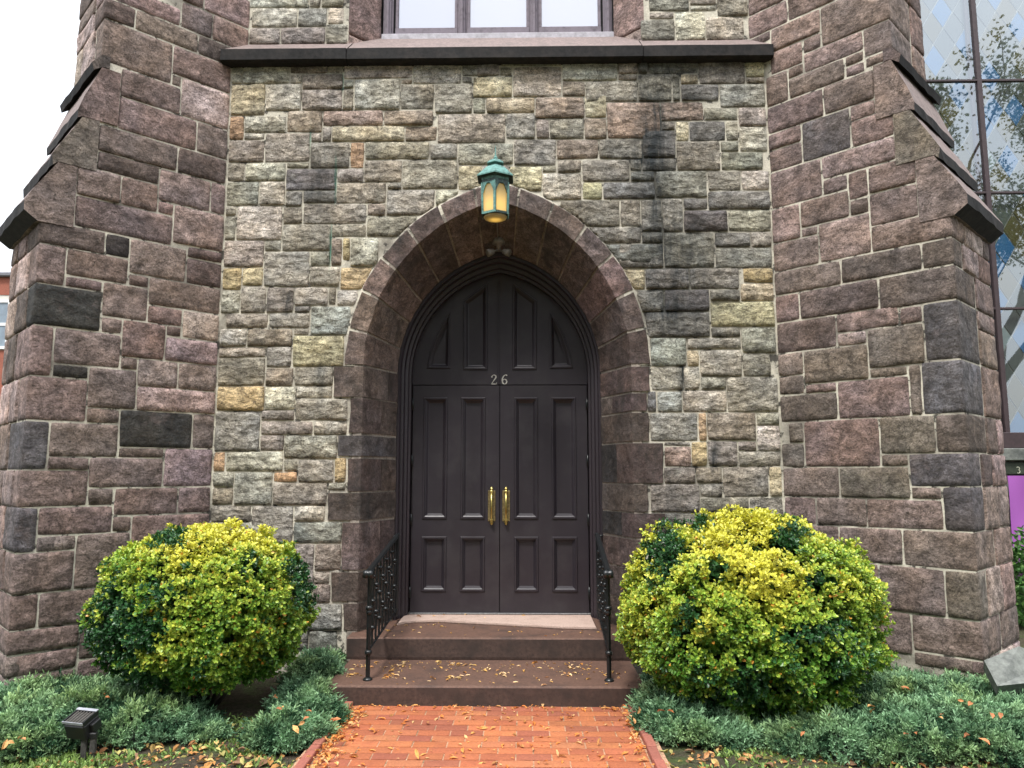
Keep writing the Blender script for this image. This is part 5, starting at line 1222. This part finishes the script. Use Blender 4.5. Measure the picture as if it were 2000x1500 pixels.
# ------------------------------------------------------------------ creeping junipers
TEMPL = None
def juniper(label, blobs, n, seed, tint=0.):
    """blobs: (x, y, radius, height) low overlapping cushions; sprigs grow out of their surface"""
    rng = np.random.default_rng(seed); cx = np.mean([b[0] for b in blobs]); cy = np.mean([b[1] for b in blobs])
    root = thing('juniper', (cx, cy, 0), label, 'juniper')
    B = np.array(blobs)
    def height(x, y):
        h = np.zeros_like(x)
        for bx_, by_, r, hh in B:
            q = 1-((x-bx_)**2+(y-by_)**2)/(r*r); h = np.maximum(h, hh*np.sqrt(np.clip(q, 0, 1)))
        return h
    lo = (B[:, :2]-B[:, 2:3]).min(0); hi = (B[:, :2]+B[:, 2:3]).max(0)
    X = rng.uniform(lo[0], hi[0], n*4); Y = rng.uniform(lo[1], hi[1], n*4); nzv = np.array([noise.noise(Vector((x*4, y*4, seed))) for x, y in zip(X, Y)])
    nz2 = np.array([noise.noise(Vector((x*11, y*11, seed))) for x, y in zip(X, Y)])
    Hh = height(X, Y); ok = (Hh > .008) & (Hh+.05*nzv > .004); X, Y, Hh, nzv, nz2 = [a[ok][:n] for a in (X, Y, Hh, nzv, nz2)]; n = len(X)
    e_ = .02; gx = (height(X+e_, Y)-height(X-e_, Y))/(2*e_); gy = (height(X, Y+e_)-height(X, Y-e_))/(2*e_)
    Nn = unit(np.stack([-np.clip(gx, -2.5, 2.5), -np.clip(gy, -2.5, 2.5), np.ones(n)], 1))
    Hh = Hh*.68; rg = np.array([abs(noise.noise(Vector((math.atan2(y-cy, x-cx)*5.5, math.hypot(x-cx, y-cy)*1.6, seed)))) for x, y in zip(X, Y)])
    Z = Hh*(1.1+.22*nzv+.30*nz2-.55*np.clip(.22-rg, 0, 1)*2)+.004
    P = np.stack([X, Y, Z], 1)
    out = unit(np.stack([X-cx, Y-cy, np.zeros(n)], 1)+rng.normal(size=(n, 3))*.6); out[:, 2] = 0
    swirl = np.stack([np.cos(nzv*7), np.sin(nzv*7)-.3, np.zeros(n)], 1)
    ax = unit(Nn*.55+out*.65+swirl*.45+rng.normal(size=(n, 3))*.28+np.array([0, 0, .22]))
    # sprig = 1 stem axis with 8 needle-clad side shoots (thin triangles)
    K = 11; side = unit(np.cross(ax, rng.normal(size=(n, 3)))); s2 = np.cross(ax, side)
    lead = rng.random(n) < .14; L = (.038+.030*rng.random(n))*np.where(lead, 1.45, .92); Vs = []; Fs = []; Cs = []; base = 0
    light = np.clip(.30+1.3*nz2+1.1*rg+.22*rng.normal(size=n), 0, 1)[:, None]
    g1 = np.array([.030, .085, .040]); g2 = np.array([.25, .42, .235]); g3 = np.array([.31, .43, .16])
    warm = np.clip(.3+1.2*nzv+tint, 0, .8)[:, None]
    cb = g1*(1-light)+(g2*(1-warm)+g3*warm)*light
    for k in range(K):
        t = k/K; ph = k*2.39996; d_ = unit(ax*(.75 if k < K-1 else 2)+side*math.cos(ph)*(.85-.5*t)+s2*math.sin(ph)*(.85-.5*t)+rng.normal(size=(n, 3))*.12)
        b = P-ax*.01+ax*(L*t)[:, None]; l = (L*(.55-.2*t))[:, None]; w = unit(np.cross(d_, rng.normal(size=(n, 3))))*(.0030+.0012*rng.random((n, 1)))
        w2 = np.cross(d_, w)
        V = np.stack([b-w*.7, b+w*.7, b+d_*l*.6+w*1.1, b+d_*l, b+d_*l*.6-w*1.1], 1)
        Vs.append(V.reshape(-1, 3)); Fs.append((np.arange(n)[:, None]*5+np.array([[0, 1, 2, 0, 2, 4, 2, 3, 4]])).reshape(-1, 3)+base); base += n*5
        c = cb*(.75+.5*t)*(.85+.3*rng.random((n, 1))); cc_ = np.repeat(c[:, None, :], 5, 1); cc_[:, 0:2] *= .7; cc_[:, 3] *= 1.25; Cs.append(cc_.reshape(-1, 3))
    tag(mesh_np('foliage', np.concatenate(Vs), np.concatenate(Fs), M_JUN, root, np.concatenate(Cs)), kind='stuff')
    # brown woody runners under the foliage
    m = MB()
    for bx_, by_, r, hh in blobs:
        for q in range(3):
            t = random.random()*6.28; m.tube([(cx+(bx_-cx)*.3, cy+(by_-cy)*.3, .01), ((cx+bx_)/2, (cy+by_)/2, .02), (bx_, by_, hh*.5), (bx_+r*.6*math.cos(t), by_+r*.6*math.sin(t), hh*.45)], [.012, .009, .006, .002], 5)
    m.build('runner', M_BARK, root)
    # dark litter cushion so the ground does not shine through
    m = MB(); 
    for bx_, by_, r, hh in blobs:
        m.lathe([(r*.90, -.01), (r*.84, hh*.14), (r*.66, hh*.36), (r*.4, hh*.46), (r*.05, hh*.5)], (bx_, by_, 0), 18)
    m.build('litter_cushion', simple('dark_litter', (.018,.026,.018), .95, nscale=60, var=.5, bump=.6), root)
def gb(x, y, r, h, Z=0.): p = ground(x, y, Z); return (p.x, p.y, r, h)
juniper('broad grey-green creeping juniper at the far left, spreading behind the spotlight', [gb(40, 1445, .50, .22), gb(170, 1428, .42, .24), gb(290, 1425, .38, .20), gb(-60, 1420, .5, .22), gb(60, 1385, .42, .20, .02), gb(200, 1385, .36, .17), gb(345, 1425, .24, .10), gb(110, 1370, .34, .16), gb(0, 1352, .34, .19), gb(-100, 1380, .5, .25), gb(395, 1440, .16, .07), gb(120, 1348, .25, .14), gb(215, 1352, .22, .12)], 15000, 11, .0)
juniper('narrow green juniper climbing beside the left edge of the steps', [gb(565, 1445, .25, .17), gb(606, 1418, .22, .22), gb(590, 1388, .21, .23), gb(600, 1352, .18, .24), gb(622, 1330, .16, .27), gb(640, 1355, .13, .30), gb(648, 1310, .16, .27)], 9000, 12, -.1)
juniper('compact blue-green juniper tucked between the right end of the steps and the big shrub', [gb(1322, 1432, .25, .20), gb(1308, 1402, .23, .24), gb(1370, 1435, .26, .16), gb(1420, 1442, .22, .11), gb(1298, 1372, .17, .27), gb(1330, 1400, .24, .22)], 7500, 13, -.35)
juniper('wide blue-green creeping juniper filling the bed at the far right', [gb(1560, 1450, .30, .12), gb(1650, 1455, .36, .20), gb(1750, 1452, .40, .26), gb(1860, 1450, .42, .27), gb(1960, 1462, .42, .24), gb(2080, 1450, .5, .28), gb(1800, 1400, .42, .27), gb(1700, 1410, .30, .22), gb(1900, 1400, .42, .27), gb(2020, 1400, .42, .25), gb(1860, 1365, .34, .26), gb(1940, 1375, .3, .24), gb(1770, 1365, .26, .24), gb(1990, 1400, .22, .34), gb(1640, 1425, .26, .17)], 18000, 14, -.2)

# ------------------------------------------------------------------ small plants and grass on the bare soil
def scatter_px(n, x0, x1, y0, y1, Z, rng):
    out = []
    while len(out) < n:
        p = ground(rng.uniform(x0, x1), rng.uniform(y0, y1), Z); out.append((p.x, p.y, p.z))
    return np.array(out)
rng = np.random.default_rng(21)
gp = np.concatenate([scatter_px(520, -60, 200, 1478, 1530, .0, rng), scatter_px(170, 200, 600, 1470, 1530, .0, rng), scatter_px(260, 1285, 2060, 1475, 1530, .0, rng), scatter_px(350, 380, 640, 1400, 1480, .0, rng), scatter_px(250, 1400, 1600, 1420, 1480, 0., rng)])
msk = np.array([noise.noise(Vector((p[0]*3, p[1]*3, 5))) > -.12 for p in gp]) | (gp[:, 0] < -2.45); gp = gp[msk]
k = 6; n = len(gp)*k; B = np.repeat(gp, k, 0)+rng.normal(size=(n, 3))*[.012, .012, 0]; D = unit(rng.normal(size=(n, 3))*[.8, .8, .2]+[0, 0, .75])
V, F_ = leaf_geo(B, D, unit(rng.normal(size=(n, 3))), .022+.03*rng.random(n), .006+.012*rng.random(n))
cg = np.array([.09, .17, .035])*(1-rng.random((n, 1)))+np.array([.30, .42, .12])*rng.random((n, 1))
tag(mesh_np('weeds', V, F_, M_GRASS, None, np.repeat(cg, 7, 0)), 'short grass and small weeds on the bare soil in front of the shrubs', 'weeds', kind='stuff')

# ------------------------------------------------------------------ fallen leaves
def fallen(name, label, P, L, W, cols, rng, tilt=.25):
    n = len(P); D = rng.normal(size=(n, 3)); D[:, 2] *= tilt*.6; D = unit(D); N_ = unit(np.array([0, 0, 1.])+rng.normal(size=(n, 3))*tilt)
    V, F_ = leaf_geo(P, D, N_, L, W, .22, .18); c = np.array(cols)[rng.integers(0, len(cols), n)]*(.75+.5*rng.random((n, 1)))
    return tag(mesh_np(name, V, F_, M_DRY, None, np.repeat(c, 7, 0)), label, 'fallen leaves', kind='stuff')
YC = [(.62,.34,.09), (.70,.42,.13), (.55,.24,.06), (.72,.50,.22), (.40,.20,.08), (.80,.55,.30)]
rng = np.random.default_rng(33); pts = []
yA, yB = ground(977, 1341, S1Z).y, 6.0
for i in range(210):
    x = rng.uniform(-1.33, .78); y = yA+.03+(yB-yA-.02)*(rng.random()**(1. if i % 2 else .35)); pts.append((x, y, S1Z+.004))
for cx_, cy_ in ((770, 1309), (760, 1322), (890, 1300), (985, 1318), (1120, 1305), (1120, 1318), (775, 1303), (1190, 1318), (690, 1320), (880, 1325)):
    c_ = ground(cx_, cy_, S1Z)
    for q in range(13): pts.append((c_.x+rng.normal()*.035, c_.y+rng.normal()*.03, S1Z+.005+.006*rng.random()))
for i in range(60): pts.append((rng.uniform(-1.2, .8), rng.uniform(6.1, 6.65), S2Z+.004))
for i in range(16): pts.append((rng.uniform(-1.1, .6), rng.uniform(6.75, 6.93), TH_Z+.004))
P = np.array(pts); n = len(P); L = .015+.042*rng.random(n)**2.2; fallen('fallen_leaves', 'small yellow leaflets scattered over the brown steps', P, L, L*.38, YC, rng)
pts = []
for i in range(420): pts.append((rng.uniform(PX0, PX1), rng.uniform(3.5, 5.32), .034+.004*rng.random()))
for i in range(520):
    y = rng.uniform(3.5, 5.25); pts.append((PX0+abs(rng.normal())*(.035+.045*(5.3-y)), y, .036+.018*rng.random()))
for i in range(130): pts.append((PX1-abs(rng.normal())*.04, rng.uniform(3.6, 5.3), .036+.01*rng.random()))
for i in range(90): pts.append((rng.uniform(PX0, PX1), 5.30-abs(rng.normal())*.03, .036))
P = np.array(pts); n = len(P); L = .016+.046*rng.random(n)**2.; fallen('fallen_leaves', 'yellow and orange leaflets littering the brick path, thickest along its left edging', P, L, L*.36, [(.66,.27,.07), (.72,.36,.11), (.60,.20,.05), (.75,.48,.22), (.45,.22,.08)], rng)
P = np.concatenate([scatter_px(330, 190, 610, 1455, 1530, .012, rng), scatter_px(420, 1280, 2050, 1455, 1530, .012, rng), scatter_px(60, 0, 200, 1465, 1520, .012, rng), scatter_px(60, 420, 640, 1400, 1470, .012, rng)])
P[:, 2] += .012*rng.random(len(P)); n = len(P); L = .02+.055*rng.random(n)**2.2; fallen('fallen_leaves', 'brown and yellow dead leaves on the soil beside the path', P, L, L*.5, [(.50,.25,.08), (.62,.42,.16), (.36,.16,.06), (.66,.33,.14), (.45,.40,.14), (.25,.14,.08)], rng, .5)
# leaves caught in the junipers
pts = [];
for (x, y, z) in ((535, 1362, .22), (560, 1380, .22), (580, 1420, .22), (612, 1395, .26), (40, 1440, .24), (20, 1448, .2), (215, 1360, .2), (1300, 1390, .27), (1620, 1400, .2), (1755, 1345, .27), (1700, 1380, .24), (1840, 1400, .29), (1880, 1375, .29), (1950, 1400, .29), (1670, 1320, .26), (1900, 1440, .25), (1780, 1430, .24), (1560, 1425, .14), (10, 1320, .2), (665, 1405, .2), (1233, 1400, .12)):
    for q in range(2): p = ground(x+rng.uniform(-12, 12), y+rng.uniform(-6, 6), z); pts.append((p.x, p.y, p.z))
P = np.array(pts); n = len(P); L = .03+.035*rng.random(n); fallen('fallen_leaves', 'a few orange dead leaves caught on top of the junipers', P, L, L*.5, [(.60,.24,.10), (.66,.36,.14), (.45,.18,.08)], rng, .7)

# ------------------------------------------------------------------ spotlight on a stake
SPY = ground(172, 1484, 0).y; sc_ = at(172, 1484, SPY)
sp = thing('spotlight', (sc_.x, SPY, 0), 'small black box spotlight on a twin stake in the soil, tilted up at the church', 'spotlight')
for dx in (-.026, .024): m = MB(); m.box((sc_.x+dx-.016, SPY-.012, -.05), (sc_.x+dx+.016, SPY+.012, .13), .003); m.build('stake', M_PLASTG, sp)
m = MB(); m.box((sc_.x-.043, SPY-.016, .115), (sc_.x+.043, SPY+.016, .150), .005); m.build('yoke', M_PLAST, sp)
hc = at(161, 1415, SPY+.02); 
import mathutils
Rm = mathutils.Matrix.Rotation(math.radians(20), 3, 'X') @ mathutils.Matrix.Rotation(0, 3, 'Z'); Rz = mathutils.Matrix.Rotation(math.radians(-14), 3, 'Z')
def tb_(p): return hc + Rz @ (Rm @ Vector(p))
def rbox(a, b, bev=0.):
    m = MB(); m.box(a, b, bev); m.v = [tuple(tb_(v)) for v in m.v]; return m
hw_, hd_, hh_ = .070, .058, .058
# open hood: walls round a louvred top opening
m = rbox((-hw_, -hd_, -hh_), (hw_, hd_, hh_*.55), .006); m.build('housing', M_PLAST, sp)
m = MB()
for a, b in (((-hw_, -hd_, hh_*.55), (-hw_+.006, hd_, hh_)), ((hw_-.006, -hd_, hh_*.55), (hw_, hd_, hh_)), ((-hw_, hd_-.006, hh_*.55), (hw_, hd_, hh_))):
    q = rbox(a, b); m.add(q.v, q.f)
m.build('hood', M_PLAST, sp)
m = rbox((-hw_-.002, hd_-.016, hh_), (hw_+.002, hd_+.004, hh_+.004)); q = rbox((-hw_-.002, -hd_-.003, hh_*.75), (hw_+.002, -hd_, hh_)); m.add(q.v, q.f); m.build('rim', M_METALT, sp)
for i in range(6):
    x = -hw_+.018+i*(2*hw_-.036)/5; m = rbox((x-.0016, -hd_+.004, hh_*.58), (x+.0016, hd_-.016, hh_*.96)); m.build('louvre', M_GRYFIX, sp)
m = rbox((hw_, -.02, -.03), (hw_+.022, .045, .02), .004); m.build('bracket', M_PLAST, sp)

# ------------------------------------------------------------------ tilted slab against the right buttress, far hedge
a_ = at(1975, 1300, 5.05); ssb = thing('stone_slab', (a_.x, 5.05, 0), 'flat grey stone slab leaning at the foot of the right buttress', 'stone slab')
m = MB(); cs = [at(x, y, 5.12 if y < 1300 else 4.95) for x, y in ((1922, 1290), (1990, 1262), (2060, 1290), (2040, 1330), (1948, 1340))]
m.prism(cs, Vector((.02, .05, -.07))); m.build('slab', M_SLAB, ssb)
def leafy(name, label, cat, c, rad, n, L, cols, seed, grp=None):
    rng = np.random.default_rng(seed); d = unit(rng.normal(size=(n, 3))); r = (.6+.4*rng.random(n)**.5)*(1+.18*noise3(d, 3, seed)); P = np.array(c)+d*np.array(rad)*r[:, None]; P = P[P[:, 2] > .02]; n = len(P)
    V, F_ = leaf_geo(P, unit(d[:n]+rng.normal(size=(n, 3))*.8), unit(rng.normal(size=(n, 3))), L*(.7+.6*rng.random(n)), L*.5*(.7+.6*rng.random(n)))
    cl = np.array(cols)[rng.integers(0, len(cols), n)]; root = thing(name, (c[0], c[1], 0), label, cat, grp)
    tag(mesh_np('foliage', V, F_, M_LEAF, root, np.repeat(cl, 7, 0)), kind='stuff'); m = MB(); m.tube([(c[0], c[1], -.02), (c[0], c[1], c[2]*.8)], .03, 6); m.build('stem', M_BARK, root); return root
hp = at(2010, 1200, 8.1)
leafy('hedge_plant', 'green hedge plant under the purple banner at the right edge', 'hedge', (hp.x+.35, 8.1, .45), (.6, .45, .62), 3500, .07, [(.05,.14,.03), (.08,.2,.05), (.14,.26,.07)], 41)

# ------------------------------------------------------------------ trees mirrored in the leaded window, then unseen trees added to block low sky
def tree(label, x, y, h, seed, leaves=4200):
    rnd = random.Random(seed); root = thing('tree', (x, y, 0), label, 'tree', 'trees behind the viewer'); m = MB(); tips = []
    def br(p, d, l, r, lev):
        pts_ = [p]; 
        for i in range(4): d = (d+Vector((rnd.uniform(-.16, .16), rnd.uniform(-.16, .16), rnd.uniform(-.04, .12)))).normalized(); pts_.append(pts_[-1]+d*l/4)
        rs = [r*(1-.12*i) for i in range(5)]; m.tube(pts_, rs, 7 if lev < 2 else 5)
        if lev >= 4: tips.extend(pts_[1:]); return
        if lev == 3: tips.extend(pts_[3:])
        for k in range(3 if lev else 4):
            a = rnd.uniform(0, 6.28); s_ = Vector((math.cos(a), math.sin(a), rnd.uniform(.1, .9)))
            br(pts_[rnd.choice((2, 3, 4))] if k else pts_[4], (d*.7+s_*.75).normalized(), l*rnd.uniform(.62, .78), r*.5, lev+1)
    br(Vector((x, y, -.1)), Vector((0, 0, 1)), h*.36, h*.022, 0); m.build('trunk', M_BARK, root)
    rng = np.random.default_rng(seed); T = np.array([tuple(t) for t in tips]); P = T[rng.integers(0, len(T), leaves)]+rng.normal(size=(leaves, 3))*.22
    D = unit(rng.normal(size=(leaves, 3))); V, F_ = leaf_geo(P, D, unit(rng.normal(size=(leaves, 3))), .09+.07*rng.random(leaves), .06+.04*rng.random(leaves))
    cl = np.array([(.07,.10,.03), (.10,.13,.04), (.13,.12,.035)])[rng.integers(0, 3, leaves)]; tag(mesh_np('crown', V, F_, M_LEAF, root, np.repeat(cl, 7, 0)), kind='stuff')
tree('tall thinly leaved tree across the lawn, reflected in the leaded window', 15.5, -8.0, 17, 5, 22000)
tree('forked thinly leaved tree further along the lawn, reflected in the leaded window', 21.5, -11.0, 21, 8, 22000)
tree('slim thinly leaved tree nearer the viewer, reflected in the leaded window', 12.2, -9.5, 15, 12, 12000)
for i, (x, y, h) in enumerate(((-19, -13, 15), (-10, -16, 17), (-1, -14, 15), (7, -17, 17))):  # added out of view; dense crowns keep low sky out of the arch
    leafy('sky_blocker_tree', ('wide leafy tree added to block low sky, furthest left behind the viewer', 'tall leafy tree added to block low sky, left of centre behind the viewer', 'leafy tree added to block low sky, straight behind the viewer', 'tall leafy tree added to block low sky, right of centre behind the viewer')[i], 'tree', (x, y, h*.55), (5.2, 4.5, h*.45), 9000, .55, [(.04,.08,.02), (.06,.11,.03), (.09,.11,.03)], 60+i, 'unseen trees added to block low sky')
